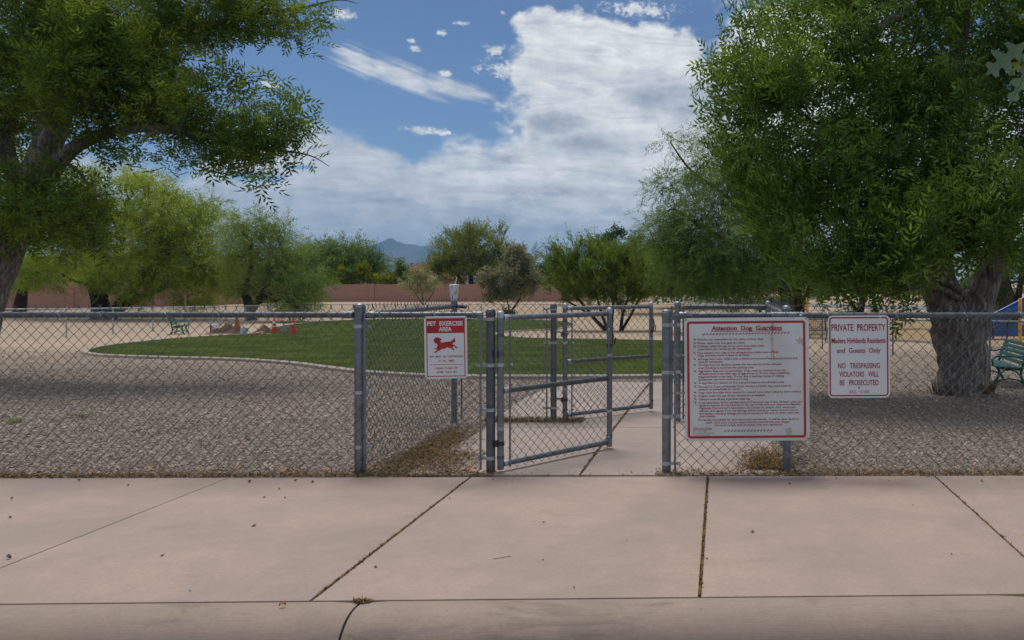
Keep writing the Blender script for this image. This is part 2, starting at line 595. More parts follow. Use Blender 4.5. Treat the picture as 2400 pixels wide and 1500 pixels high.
M['mesq_bright'] = leafmat('bright_mesquite_leaf', (0.095, 0.160, 0.020), (0.280, 0.350, 0.048), 0.40, 0.6, 0.35)
M['mesq_pale'] = leafmat('pale_mesquite_leaf', (0.082, 0.142, 0.034), (0.225, 0.295, 0.080), 0.38, 0.6, 0.4)
M['mesq_dark'] = leafmat('dark_mesquite_leaf', (0.055, 0.112, 0.024), (0.185, 0.275, 0.072), 0.40, 0.6, 0.7)
M['green_leaf'] = leafmat('mid_green_leaf', (0.048, 0.105, 0.020), (0.155, 0.230, 0.045), 0.36, 0.6, 0.4)
M['dull_leaf'] = leafmat('dull_green_leaf', (0.036, 0.072, 0.024), (0.110, 0.160, 0.050), 0.34, 0.6, 0.5)
M['palo_leaf'] = leafmat('palo_verde_twig', (0.075, 0.112, 0.026), (0.200, 0.245, 0.065), 0.34, 0.6, 0.5)
M['shrub_leaf'] = leafmat('green_broom_twig', (0.062, 0.115, 0.020), (0.180, 0.245, 0.050), 0.34, 0.6, 0.7)
M['grey_leaf'] = leafmat('grey_green_leaf', (0.115, 0.125, 0.068), (0.270, 0.275, 0.155), 0.32, 0.7, 0.8)
M['cream_leaf'] = leafmat('cream_oleander_leaf', (0.12, 0.145, 0.06), (0.35, 0.36, 0.19), 0.3, 0.7, 0.9)
M['yellow_leaf'] = leafmat('yellow_flower', (0.075, 0.130, 0.018), (0.25, 0.28, 0.020), 0.25, 0.7, 0.8)
M['oak_leaf'] = leafmat('pale_oak_leaf', (0.070, 0.115, 0.078), (0.10, 0.155, 0.10), 0.30, 0.5)
M['oak_young'] = leafmat('young_oak_leaf', (0.085, 0.125, 0.02), (0.13, 0.17, 0.03), 0.35, 0.5)


def bark(name, c1, c2, scale=1.0, moss=0.0):
    m, nt, out = material(name)
    p = bsdf(nt, out, 0.9, 0, 0.2)
    v = pos(nt)
    sep = nt.nodes.new('ShaderNodeSeparateXYZ')
    nt.links.new(v, sep.inputs[0])
    x, y, z = (E(sep.outputs[i]) for i in range(3))
    vec = comb(nt, x * 26 * scale, y * 26 * scale, z * 5.5 * scale)
    n1 = E(noise(nt, vec, 1.0, 6, 0.65, 0.6).outputs[0])
    n2 = E(noise(nt, v, 1.7, 3).outputs[0]).smooth(0.35, 0.65)
    c = mixc(nt, n1.smooth(0.40, 0.60), c1, c2)
    c = mixc(nt, n2 * 0.35, c, tuple(a * 0.6 for a in c2))
    nt.links.new(c, p.inputs['Base Color'])
    bump(nt, p, n1.smooth(0.35, 0.65), 0.9, 0.03 / scale)
    return m


M['bark'] = bark('grey_brown_ash_bark', (0.105, 0.088, 0.078), (0.38, 0.335, 0.295))
M['bark_dark'] = bark('dark_mesquite_bark', (0.020, 0.013, 0.011), (0.075, 0.046, 0.036), 0.5)
M['bark_olive'] = bark('olive_bark', (0.05, 0.045, 0.03), (0.13, 0.12, 0.08), 0.5)


def ground_material():
    m, nt, out = material('desert_gravel')
    p = bsdf(nt, out, 0.95, 0, 0.15)
    v = pos(nt)
    sep = nt.nodes.new('ShaderNodeSeparateXYZ')
    nt.links.new(v, sep.inputs[0])
    x, y, z = (E(sep.outputs[i]) for i in range(3))
    vo = nt.nodes.new('ShaderNodeTexVoronoi')
    vo.inputs['Scale'].default_value = 46.0
    nt.links.new(v, vo.inputs['Vector'])
    sc = nt.nodes.new('ShaderNodeSeparateColor')
    nt.links.new(vo.outputs['Color'], sc.inputs[0])
    rnd = E(sc.outputs[0])
    big = E(noise(nt, v, 0.35, 5, 0.6).outputs[0])
    mid = E(noise(nt, v, 2.2, 5, 0.6).outputs[0])
    c = mixc(nt, rnd, (0.14, 0.112, 0.093), (0.37, 0.305, 0.25))
    c = mixc(nt, mid.smooth(0.52, 0.68) * 0.45, c, (0.20, 0.135, 0.095))
    c = mixc(nt, E(vo.outputs['Distance']).smooth(0.25, 0.75) * 0.5, c, (0.10, 0.08, 0.068))
    far = (y + (big - 0.5) * 10.0 + (mid - 0.5) * 3.0).smooth(15.0, 30.0)
    tan = mixc(nt, mid.smooth(0.3, 0.7), (0.50, 0.385, 0.285), (0.40, 0.305, 0.225))
    tan = mixc(nt, E(noise(nt, v, 9, 4, 0.7).outputs[0]).smooth(0.5, 0.72) * 0.5, tan, (0.22, 0.16, 0.115))
    tan = mixc(nt, rnd * 0.35, tan, (0.30, 0.235, 0.18))
    # straw-coloured stretch beyond the dog park
    straw = y.smooth(62.0, 72.0) * E(noise(nt, v, 0.12, 4).outputs[0]).smooth(0.35, 0.65)
    tan = mixc(nt, straw * 0.7, tan, (0.37, 0.27, 0.175))
    c = mixc(nt, far * 0.88, c, tan)
    nt.links.new(c, p.inputs['Base Color'])
    bump(nt, p, (1.0 - E(vo.outputs['Distance'])) * 0.8 + mid, 0.6, 0.015)
    return m


M['ground'] = ground_material()


def lawn_material():
    m, nt, out = material('lawn_soil_and_grass')
    p = bsdf(nt, out, 0.95, 0, 0.1)
    v = pos(nt)
    a = E(noise(nt, v, 0.5, 4).outputs[0]).smooth(0.3, 0.7)
    b = E(noise(nt, v, 30, 4, 0.7).outputs[0]).smooth(0.3, 0.7)
    c = mixc(nt, a, (0.055, 0.105, 0.020), (0.115, 0.165, 0.034))
    c = mixc(nt, E(noise(nt, v, 0.9, 6, 0.65).outputs[0]).smooth(0.50, 0.70) * 0.75, c, (0.21, 0.19, 0.065))
    c = mixc(nt, b * 0.5, c, (0.018, 0.038, 0.010))
    nt.links.new(c, p.inputs['Base Color'])
    bump(nt, p, b, 0.8, 0.03)
    return m


M['lawn'] = lawn_material()


def wall_material():
    m, nt, out = material('rose_block_masonry')
    p = bsdf(nt, out, 0.92, 0, 0.15)
    g = nt.nodes.new('ShaderNodeTexCoord')
    br = nt.nodes.new('ShaderNodeTexBrick')
    mp = nt.nodes.new('ShaderNodeMapping')
    mp.inputs['Rotation'].default_value = (R(90), 0, 0)
    nt.links.new(pos(nt), mp.inputs[0])
    nt.links.new(mp.outputs[0], br.inputs['Vector'])
    br.inputs['Color1'].default_value = (0.42, 0.25, 0.205, 1)
    br.inputs['Color2'].default_value = (0.385, 0.225, 0.185, 1)
    br.inputs['Mortar'].default_value = (0.31, 0.185, 0.155, 1)
    br.inputs['Scale'].default_value = 1.0
    br.inputs['Brick Width'].default_value = 0.4
    br.inputs['Row Height'].default_value = 0.2
    br.inputs['Mortar Size'].default_value = 0.012
    n = E(noise(nt, pos(nt), 0.8, 4).outputs[0]).smooth(0.3, 0.7)
    nt.links.new(mixc(nt, n * 0.2, br.outputs[0], (0.34, 0.17, 0.14)), p.inputs['Base Color'])
    bump(nt, p, br.outputs['Fac'], -0.4, 0.02)
    return m


M['wall'] = wall_material()
M['wall_cap'] = simple('rose_block_cap', (0.42, 0.25, 0.205), None, 2, 0.9)


def tile_material():
    m, nt, out = material('clay_roof_tile')
    p = bsdf(nt, out, 0.8, 0, 0.2)
    g = nt.nodes.new('ShaderNodeNewGeometry')
    n = E(noise(nt, g.outputs['Position'], 2.0, 4).outputs[0]).smooth(0.35, 0.65)
    c = mixc(nt, n, (0.34, 0.15, 0.095), (0.25, 0.115, 0.08))
    nt.links.new(c, p.inputs['Base Color'])
    return m


M['tile'] = tile_material()


def mountain_material():
    m, nt, out = material('mountain_rock')
    p = bsdf(nt, out, 0.95, 0, 0.1)
    n = E(noise(nt, pos(nt), 0.004, 8, 0.65).outputs[0]).smooth(0.35, 0.65)
    nt.links.new(mixc(nt, n, (0.055, 0.055, 0.045), (0.11, 0.10, 0.085)), p.inputs['Base Color'])
    return m


M['mountain'] = mountain_material()

# ------------------------------------------------------------------ the ground, road, pavement, kerb
xs = np.concatenate([[-9000, -3000, -900, -300], np.arange(-140, 141, 4.0), [300, 900, 3000, 9000]])
ys = np.concatenate([[6.30, 6.6, 7, 8, 9], np.arange(10, 125, 1.0), [150, 250, 500, 1200, 3000, 6000, 9000]])
XX, YY = np.meshgrid(xs, ys)
V = np.stack([XX.ravel(), YY.ravel(), tz(YY.ravel())], 1)
nx, ny = len(xs), len(ys)
ii, jj = np.meshgrid(np.arange(nx - 1), np.arange(ny - 1))
a = (jj * nx + ii).ravel()
link('ground', big_mesh('ground', V, np.stack([a, a + 1, a + 1 + nx, a + nx], 1), True), M['ground'], kind='structure')

rd = MB().add([(-9000, -9000, -.21), (9000, -9000, -.21), (9000, 3.14, -.21), (-9000, 3.14, -.21)], [(0, 1, 2, 3)])
obj('road', rd, M['asphalt'], kind='structure')

# pavement slabs: joints run straight back from the kerb
pv = thing('pavement', '', '', (0, 0, 0))
for k in ('label', 'category'): del pv[k]
pv['kind'] = 'structure'


def front_y(x): return 3.905 + 0.026 * (x + 1.0)
def back_y(x): return 6.37 + 0.012 * (x + 1.0)


joints = [-9.1, -7.3, -5.5, -3.70, -1.89, -0.10, 1.62, 3.40, 5.2]
gaps = [.012, .012, .012, .007, .015, .014, .011, .012, .012]
for i in range(len(joints) - 1):
    x0, x1 = joints[i] + gaps[i] / 2, joints[i + 1] - gaps[i + 1] / 2
    mb = MB().add([(x0, front_y(x0), 0), (x1, front_y(x1), 0), (x1, back_y(x1), 0), (x0, back_y(x0), 0),
                   (x0, front_y(x0), -.1), (x1, front_y(x1), -.1), (x1, back_y(x1), -.1), (x0, back_y(x0), -.1)],
                  [(0, 1, 2, 3), (7, 6, 5, 4), (0, 4, 5, 1), (1, 5, 6, 2), (2, 6, 7, 3), (3, 7, 4, 0)])
    obj('slab', mb, M['pave'], pv, bevel=.006)
obj('joint_filling', MB().add([(-9.1, 3.84, -.012), (5.2, 3.95, -.012), (5.2, 6.43, -.012), (-9.1, 6.28, -.012)], [(0, 1, 2, 3)]), M['joint'], pv)

kb = thing('kerb', '', '', (0, 0, 0))
for k in ('label', 'category'): del kb[k]
kb['kind'] = 'structure'
kj = [-9.1, -4.7, -1.655, 1.42, 5.2]


def kerb_prof():
    P = [(-.02, -.12), (-.02, 0.0), (-.075, 0.0)]
    for k in range(0, 8):
        t = R(90 * k / 7.0)
        P.append((-.085 - .19 * math.sin(t), -.17 + .17 * math.cos(t)))
    P += [(-.285, -.185), (-.76, -.20), (-.76, -.26), (-.02, -.26)]
    return P


for i in range(len(kj) - 1):
    x0, x1 = kj[i] + .006, kj[i + 1] - .006
    nseg = 24
    mb = MB()
    prof = kerb_prof()
    V, F = [], []
    for j in range(nseg + 1):
        x = x0 + (x1 - x0) * j / nseg
        e = 0.012 if j in (0, nseg) else 0.0
        for (dy, z) in prof:
            V.append((x, front_y(x) + dy + (e if dy < -.1 else 0), z - (e * .6 if z > -.1 else 0)))
    n = len(prof)
    for j in range(nseg):
        for k in range(n):
            k2 = (k + 1) % n
            F.append((j * n + k, j * n + k2, (j + 1) * n + k2, (j + 1) * n + k))
    F += [tuple(range(n)), tuple(nseg * n + k for k in range(n))]
    obj('kerb_stone', mb.add(V, F), M['kerb'], kb, smooth=50)

# path through the double gate
pt = thing('concrete_path', '', '', (0, 0, 0))
for k in ('label', 'category'): del pt[k]
pt['kind'] = 'structure'
rows = [back_y(-1) + .012, 8.49, 10.57, 12.85]
cols = [-2.42, -1.07, .44]


def path_slab(poly):
    mb = MB().prism(poly, lambda u, v, sd_: (u, v, float(tz(v)) + (.028 if sd_ == 0 else -.08)))
    return obj('slab', mb, M['path'], pt, smooth=0)


for j in range(3):
    y0, y1 = rows[j] + .005, rows[j + 1] - .005
    g = .008
    if j == 0:
        path_slab([(-2.40, y0), (-1.07 - g, y0), (-1.07 - g, y1), (-2.36, y1)])
    elif j == 1:
        path_slab([(-2.38, y0), (-1.07 - g, y0), (-1.07 - g, y1), (-2.52, y1)])
    else:
        path_slab([(-2.52, y0), (-1.07 - g, y0), (-1.07 - g, y1), (-2.2, y1), (-2.45, y1 - .25)])
    path_slab([(-1.07 + g, y0), (.44, y0), (.46 + .1 * j, y1), (-1.07 + g, y1)])
obj('joint_filling', MB().add([(-2.3, 6.42, -.006), (.4, 6.42, -.006), (.4, 12.8, -.07), (-2.3, 12.8, -.07)], [(0, 1, 2, 3)]), M['joint'], pt)

# ------------------------------------------------------------------ lawn with its concrete edging
lawn_px = [(196, 828), (222, 835), (300, 839), (400, 842), (500, 844), (600, 848), (690, 855), (760, 865), (840, 876), (920, 882),
           (1000, 886), (1100, 888), (1250, 889), (1400, 888), (1560, 887), (1680, 884), (1760, 872), (1790, 850), (1770, 822), (1700, 808),
           (1620, 803), (1500, 799), (1380, 797), (1280, 796), (1210, 793), (1160, 787), (1165, 780), (1215, 777), (1290, 774), (1335, 768),
           (1350, 762), (1335, 756), (1290, 752), (1200, 749), (1080, 748), (960, 748), (850, 750), (760, 754), (690, 760),
           (640, 769), (620, 779), (585, 785), (500, 789), (410, 795), (330, 803), (250, 812), (212, 820)]
lw = [gnd(*p)[:2] for p in lawn_px]


def smooth_closed(P, it=2):
    for _ in range(it):
        Q = []
        for i in range(len(P)):
            a, b = Vector(P[i]), Vector(P[(i + 1) % len(P)])
            Q += [tuple(a * .75 + b * .25), tuple(a * .25 + b * .75)]
        P = Q
    return P


lw = smooth_closed([(x, y) for x, y in lw], 2)
lw_arr = np.array(lw)


def inside(pts, poly):
    x, y = pts[:, 0], pts[:, 1]
    c = np.zeros(len(pts), bool)
    n = len(poly)
    j = n - 1
    for i in range(n):
        xi, yi, xj, yj = *poly[i], *poly[j]
        if yi != yj:
            c ^= ((yi > y) != (yj > y)) & (x < (xj - xi) * (y - yi) / (yj - yi) + xi)
        j = i
    return c


def sheet(poly, step, lift):
    P = np.array(poly)
    lo, hi = P.min(0), P.max(0)
    gx, gy = np.meshgrid(np.arange(lo[0], hi[0], step), np.arange(lo[1], hi[1], step))
    G = np.stack([gx.ravel(), gy.ravel()], 1)
    G = G[inside(G, poly)]
    allp = [Vector(p) for p in poly] + [Vector(g) for g in G]
    n = len(poly)
    res = delaunay_2d_cdt(allp, [(i, (i + 1) % n) for i in range(n)], [], 1, 1e-5)
    vs, fs = res[0], res[2]
    mb = MB()
    mb.add([(v.x, v.y, float(tz(v.y)) + lift) for v in vs], [tuple(f) for f in fs])
    return mb


obj('lawn', sheet(lw, 1.0, .012), M['lawn'], kind='structure')


def sweep_closed(P, prof, close=True):
    V, F = [], []
    n = len(P)
    for i in range(n):
        a, b = Vector(P[(i - 1) % n] if close or i > 0 else P[i]), Vector(P[(i + 1) % n] if close or i < n - 1 else P[i])
        t = (b - a).normalized()
        nrm = Vector((t.y, -t.x))
        for (u, z) in prof:
            q = Vector(P[i]) + nrm * u
            V.append((q.x, q.y, float(tz(q.y)) + z))
    m = len(prof)
    for i in range(n if close else n - 1):
        i2 = (i + 1) % n
        for k in range(m - 1):
            F.append((i * m + k, i * m + k + 1, i2 * m + k + 1, i2 * m + k))
    return V, F


V, F = sweep_closed(lw, [(-.07, -.03), (-.065, .055), (-.045, .07), (.05, .07), (.075, .05), (.08, -.03)])
obj('lawn_edging', MB().add(V, F), M['mow'], kind='structure', smooth=40)

# grass blades over the lawn
cand = rng.uniform(lw_arr.min(0), lw_arr.max(0), (420000, 2))
cand = cand[inside(cand, lw)]
cand = cand[rng.random(len(cand)) < np.clip(1.35 - cand[:, 1] / 40.0, .16, 1.0)]
vis = np.abs(cand[:, 0] / cand[:, 1] * FOC + PX - 1100) < 1250
cand = cand[vis][:52000]
n = len(cand)
B = 3
base = np.repeat(cand, B, 0) + rng.normal(0, .035, (n * B, 2))
h = rng.uniform(.03, .085, n * B)
th = rng.uniform(0, 2 * np.pi, n * B)
lean = rng.normal(0, .025, (n * B, 2))
wd = rng.uniform(.006, .012, n * B) * np.clip(base[:, 1] / 16, 1, 2.2)
z0 = tz(base[:, 1]) + .008
dx, dy = np.cos(th) * wd, np.sin(th) * wd
V = np.stack([np.stack([base[:, 0] - dx, base[:, 1] - dy, z0], 1), np.stack([base[:, 0] + dx, base[:, 1] + dy, z0], 1),
              np.stack([base[:, 0] + lean[:, 0], base[:, 1] + lean[:, 1], z0 + h], 1)], 1).reshape(-1, 3)
link('grass', big_mesh('grass', V, np.arange(n * B * 3).reshape(-1, 3)), M['grass'], kind='stuff')

# ------------------------------------------------------------------ gravel stones
OCT = np.array([(1, 0, 0), (0, 1, 0), (-1, 0, 0), (0, -1, 0), (0, 0, 1), (0, 0, -1)], float)
OCTF = np.array([(0, 1, 4), (1, 2, 4), (2, 3, 4), (3, 0, 4), (1, 0, 5), (2, 1, 5), (3, 2, 5), (0, 3, 5)])


def stones(P, size, squash=.55):
    n = len(P)
    L = OCT[None] * (1 + rng.uniform(-.38, .38, (n, 6, 3))) + rng.uniform(-.22, .22, (n, 6, 3))
    L *= (size[:, None, None] * rng.uniform(.75, 1.3, (n, 1, 3)))
    L[:, :, 2] *= squash
    a = rng.uniform(0, 6.28, n)
    t = rng.normal(0, .35, n)
    c, s_ = np.cos(a), np.sin(a)
    x = L[..., 0] * c[:, None] - L[..., 1] * s_[:, None]
    y = L[..., 0] * s_[:, None] + L[..., 1] * c[:, None]
    z = L[..., 2] + x * np.sin(t)[:, None]
    V = np.stack([x, y, z], 2) + P[:, None, :]
    F = (OCTF[None] + (np.arange(n) * 6)[:, None, None])
    return V.reshape(-1, 3), F.reshape(-1, 3)


def on_path(p):
    return (p[:, 0] > -2.40) & (p[:, 0] < .48) & (p[:, 1] < 12.85)


lots = []
for (y0, y1, dens, smin, smax) in ((6.40, 7.4, 1900, .006, .017), (7.4, 9.3, 880, .008, .018), (9.3, 12, 350, .009, .020), (12, 16, 140, .010, .022), (16, 24, 30, .012, .024)):
    xl, xr = (0 - PX) / FOC * y1 - 1.3, (2400 - PX) / FOC * y1 + 1.3
    nn = int((xr - xl) * (y1 - y0) * dens)
    p = np.stack([rng.uniform(xl, xr, nn), rng.uniform(y0, y1, nn)], 1)
    keep = ~on_path(p) & ~inside(p, lw)
    keep &= (p[:, 0] / p[:, 1] * FOC + PX > -380) & (p[:, 0] / p[:, 1] * FOC + PX < 2780)
    p = p[keep]
    lots.append(np.concatenate([p, rng.uniform(smin, smax, (len(p), 1))], 1))
L = np.concatenate(lots)
P3 = np.stack([L[:, 0], L[:, 1], tz(L[:, 1]) + L[:, 2] * .3], 1)
V, F = stones(P3, L[:, 2])
link('gravel', big_mesh('gravel', V, F), M['stone'], kind='stuff')


# leaf litter: small brown flakes and needles heaped along the fence foot and in the corner of the path
def flakes(P, ln, wd_):
    n = len(P)
    a = rng.uniform(0, 6.28, n)
    tl = rng.normal(0, .45, n)
    d = np.stack([np.cos(a) * np.cos(tl), np.sin(a) * np.cos(tl), np.sin(tl)], 1)
    s_ = np.stack([-np.sin(a), np.cos(a), rng.normal(0, .4, n)], 1)
    ln, wd_ = ln[:, None], wd_[:, None]
    V = np.stack([P - d * ln, P + s_ * wd_, P + d * ln, P - s_ * wd_], 1)
    return V.reshape(-1, 3), np.arange(n * 4).reshape(-1, 4)


lp = []
for _ in range(10500):  # strip along the pavement edge
    x = random.uniform(-6.8, 3.6)
    w_ = .045 + .05 * (math.sin(x * 3.1) * math.sin(x * 7.7 + 1) + 1) * .5
    if -1.72 < x < -.5 and random.random() < .95: continue
    lp.append((x, back_y(x) + .015 + abs(random.gauss(0, w_)) - .02, random.uniform(.0, .018)))
for _ in range(15000):  # drift in the corner by the gate
    u = random.random() ** .8
    cx_, cy_ = -2.68 + .75 * random.random(), 6.44 + u * 1.9
    e_ = -2.1 - .16 * (cy_ - 6.4) + random.gauss(0, .14) - (.25 if cy_ > 7.2 else 0)
    if cx_ > e_ + .12: continue
    lp.append((cx_, cy_, random.uniform(0, .035)))
for _ in range(3500):  # line under the second gate's fence
    x = random.uniform(-2.5, -1.45)
    lp.append((x, 8.9 + random.gauss(0, .075), random.uniform(.0, .03) + .0))
for _ in range(3500):  # by the right-hand line post
    lp.append((.36 + random.gauss(0, .10), 6.55 + abs(random.gauss(0, .35)), random.uniform(0, .03)))
for _ in range(1600):  # crumbs in the pavement joints
    j = random.choice((-1.89, -.10, -1.89, -.10, 1.62))
    lp.append((j + random.gauss(0, .004), random.uniform(3.95, 6.35), -.006))
for _ in range(700):
    lp.append((-1.07 + random.gauss(0, .006), random.uniform(6.45, 12.7), .006))
for _ in range(90):
    lp.append((-1.655 + random.gauss(0, .022), 3.873 + random.gauss(0, .008), .0))
lp = np.array(lp)
lp[:, 2] += np.where(lp[:, 1] > 6.45, tz(lp[:, 1]) + .03, 0.004)
V, F = flakes(lp, rng.uniform(.006, .022, len(lp)), rng.uniform(.0018, .006, len(lp)))
link('leaf_litter', big_mesh('leaf_litter', V, F), M['litter'], kind='stuff')

# ------------------------------------------------------------------ chain-link
def link_wires(p0, p1, zb, zt, W, r, nrm, jitter=.004, barb=True, gz=None):
    """woven zig-zag wires between two ground points; returns V, F (4-sided wire)"""
    p0, p1 = np.array(p0, float), np.array(p1, float)
    L_ = np.linalg.norm(p1 - p0)
    ex = (p1 - p0) / L_
    nrm = np.array(nrm, float)
    nw = int(L_ / (W / 2))
    nk = int(round((zt - zb) / (W / 2)))
    hz = (zt - zb) / nk
    j = np.arange(nw)[:, None]
    k = np.arange(nk + 1)[None, :]
    par = (k + j) & 1
    x = W / 2 * (j + par) + (par * 2 - 1) * r * .8
    ph = rng.uniform(0, 6.28, 6)
    z = zb + hz * k + 0 * x
    x = x + jitter * (np.sin(z * 5 + ph[0] + x * 1.3) + np.sin(x * 2.7 + ph[1])) + rng.normal(0, jitter * .35, x.shape)
    nn = (par * 2 - 1) * r * .9 + jitter * 1.5 * np.sin(x * 1.9 + ph[2]) * np.sin(z * 2.3 + ph[3])
    z = z + jitter * np.sin(x * 3.1 + ph[4])
    top = par[:, -1] if barb else None
    P = np.zeros((nw, nk + 1, 3))
    P[..., 0] = p0[0] + ex[0] * x + nrm[0] * nn
    P[..., 1] = p0[1] + ex[1] * x + nrm[1] * nn
    P[..., 2] = z
    if gz is not None:
        P[..., 2] += gz(P[..., 1])
    eh = np.array([ex[0], ex[1], 0]) * r * 1.35
    en = np.array([nrm[0], nrm[1], 0]) * r
    C = np.stack([P + eh, P + en, P - eh, P - en], 2)          # nw, nk+1, 4, 3
    V = C.reshape(-1, 3)
    idx = np.arange(nw * (nk + 1) * 4).reshape(nw, nk + 1, 4)
    F = []
    for q in range(4):
        q2 = (q + 1) % 4
        F.append(np.stack([idx[:, :-1, q], idx[:, :-1, q2], idx[:, 1:, q2], idx[:, 1:, q]], -1).reshape(-1, 4))
    F = np.concatenate(F)
    if barb:  # twisted selvage: a short barb past each top meeting point
        bp = P[:, -1, :]
        m = bp.shape[0]
        up = np.array([0, 0, 1.0])
        d = rng.normal(0, .35, (m, 1)) * np.array([ex[0], ex[1], 0]) + up + rng.normal(0, .3, (m, 1)) * np.array([nrm[0], nrm[1], 0])
        e2 = bp + d * W * .30
        C2 = np.stack([bp + eh, bp + en, bp - eh, bp - en, e2 + eh * .9, e2 + en * .9, e2 - eh * .9, e2 - en * .9], 1).reshape(-1, 3)
        o = len(V)
        i2 = o + np.arange(m * 8).reshape(m, 8)
        F2 = [np.stack([i2[:, q], i2[:, (q + 1) % 4], i2[:, 4 + (q + 1) % 4], i2[:, 4 + q]], 1) for q in range(4)]
        F2.append(i2[:, 4:8])
        V = np.concatenate([V, C2])
        F = np.concatenate([F] + F2)
    return V, F


def mesh_part(root, sets, m='wire'):
    Vs, Fs, o = [], [], 0
    for V, F in sets:
        Vs.append(V)
        Fs.append(F + o)
        o += len(V)
    return link('chain_link_mesh', big_mesh('chain_link_mesh', np.concatenate(Vs), np.concatenate(Fs)), M[m], root, kind='stuff')


def post(root, x, y, zt, r=.0365, zb=None, m='galv', cap=True, collar=True):
    zb = float(tz(y)) - .03 if zb is None else zb
    p = obj('post', MB().lathe([(r, zb), (r, zt - .045)], (x, y, 0), 20), M[m], root)
    if cap:
        c = [(r * 1.10, zt - .055), (r * 1.13, zt - .05), (r * 1.13, zt - .022), (r * 1.05, zt - .020), (r * 1.05, zt - .016)]
        c += [(r * 1.05 * math.cos(t), zt - .016 + .022 * math.sin(t)) for t in (0.3, .6, .9, 1.2, 1.45)]
        obj('post_cap', MB().lathe(c, (x, y, 0), 20), M[m], p)
    return p


def band(root, px_, py_, z, r, dx, dy, ln):
    """a strap round a post with a tongue out to a tension bar and a bright bolt on it"""
    mb = MB().lathe([(r * 1.02, z - .013), (r * 1.09, z - .013), (r * 1.09, z + .013), (r * 1.02, z + .013)], (px_, py_, 0), 20)
    a = math.atan2(dy, dx)
    mb.box((px_ + dx * (r + ln) / 2, py_ + dy * (r + ln) / 2 - .012, z), (r + ln, .006, .024), Matrix.Rotation(a, 3, 'Z'))
    b = obj('tension_band', mb, M['galv_pale'], root)
    bx, by = px_ + dx * ln, py_ + dy * ln
    obj('bolt', MB().lathe([(.002, 0), (.009, 0), (.010, .006), (.006, .011), (.001, .012)], (bx, by - .016, z), 10, axis=(0, -1, 0)), M['bolt'], b)


FY = 6.5
RZ = 1.217
XA, XB, XC, XD = -2.786, -1.776, -.421, .51       # front-line posts
YB = 8.94
# --- front fence, left of the gate
f1 = thing('chain_link_fence', 'long chain-link fence beside the pavement, left of the open gates, with the pet exercise sign', 'fence', (XA, FY, 0))
post(f1, -5.9, FY, 1.30)
post(f1, XA, FY, 1.302, .039)
post(f1, XB, FY, 1.262, .034, m='galv_dark')
for (xa, xb) in ((-7.4, XA - .05), (XA + .05, XB - .07)):
    rl = MB().tube([(xa, FY, RZ), (xb, FY, RZ)], .0225, 16)
    ra = obj('top_rail', rl, M['galv_dark'], f1)
    ends = [xb - .045] if xa < -5 else [xa + .03, xb - .03]
    for e in ends:
        obj('rail_cup', MB().lathe([(.026, -.04), (.027, -.035), (.027, .035), (.024, .04)], (e, FY, RZ), 16, axis=(1, 0, 0)), M['galv'], ra)
mesh_part(f1, [link_wires((-7.4, FY - .034), (XB - .055, FY - .034), .0, RZ + .052, .081, .0023, (0, -1))])
for x in (XB - .068, XA + .055):
    obj('tension_bar', MB().box((x, FY - .036, .62), (.016, .006, 1.18)), M['galv'], f1)
for z in (1.185, .83, .485, .115):
    band(f1, XB, FY, z, .034, -1, 0, .078)
for z in (1.13, .62, .2):
    band(f1, XA, FY, z, .039, 1, 0, .06)
obj('bolt', MB().lathe([(.008, -.03), (.008, .03)], (XB - .045, FY, RZ), 8, axis=(1, 0, 0)), M['bolt'], f1)
def ties(root, x0, x1, y, z, rr, step=.42):
    x = x0
    while x < x1:
        a_ = random.uniform(-.25, .25)
        P = [(x + .012 * math.sin(t * 2) + a_ * .02 * t, y + (rr + .003) * math.cos(t), z + (rr + .003) * math.sin(t)) for t in [2 * math.pi * k / 10 for k in range(11)]]
        P += [(x + .02, y - rr - .02, z - .03 - .02 * random.random())]
        obj('tie_wire', MB().tube(P, .0028, 5), M['galv_pale'], root)
        x += step * random.uniform(.7, 1.3)


ties(f1, -5.6, XA - .1, FY, RZ, .0225)
ties(f1, XA + .15, XB - .15, FY, RZ, .0225)
# --- front fence, right of the gate
f2 = thing('chain_link_fence', 'long chain-link fence beside the pavement, right of the open gates, carrying the rules board', 'fence', (XD, FY, 0))
post(f2, XC, FY, 1.255, .0345)
post(f2, XD, FY + .06, 1.285, .032)
post(f2, 3.3, FY + .06, 1.285, .032)
rl = obj('top_rail', MB().tube([(XC + .10, FY, RZ - .004), (4.2, FY, RZ - .004)], .0225, 16), M['galv_dark'], f2)
obj('rail_cup', MB().lathe([(.0265, -.045), (.028, -.04), (.028, .04), (.025, .045)], (XC + .145, FY, RZ - .004), 16, axis=(1, 0, 0)), M['galv'], rl)
obj('rail_brace', MB().box((XC + .075, FY - .012, RZ - .018), (.09, .008, .028), Matrix.Rotation(R(-20), 3, 'Y')), M['galv'], rl)
obj('rail_cup', MB().lathe([(.0265, -.12), (.027, -.11), (.027, .11), (.0265, .12)], (XD, FY, RZ - .004), 16, axis=(1, 0, 0)), M['galv'], rl)
obj('bolt', MB().lathe([(.002, 0), (.009, 0), (.010, .006), (.001, .012)], (XD + .10, FY - .03, RZ - .002), 10, axis=(0, -1, 0)), M['bolt'], rl)
obj('bolt', MB().lathe([(.002, 0), (.009, 0), (.010, .006), (.001, .012)], (XD - .06, FY - .02, RZ + .035), 10, axis=(0, -1, 0)), M['bolt'], rl)
mesh_part(f2, [link_wires((XC + .055, FY - .034), (4.2, FY - .034), .015, RZ + .05, .087, .0023, (0, -1))])
obj('tension_bar', MB().box((XC + .068, FY - .036, .62), (.016, .006, 1.2)), M['galv'], f2)
for z in (1.14, .775, .435, .075):
    band(f2, XC, FY, z, .0345, 1, 0, .075)
ties(f2, XC + .2, 4.0, FY, RZ - .004, .0225)
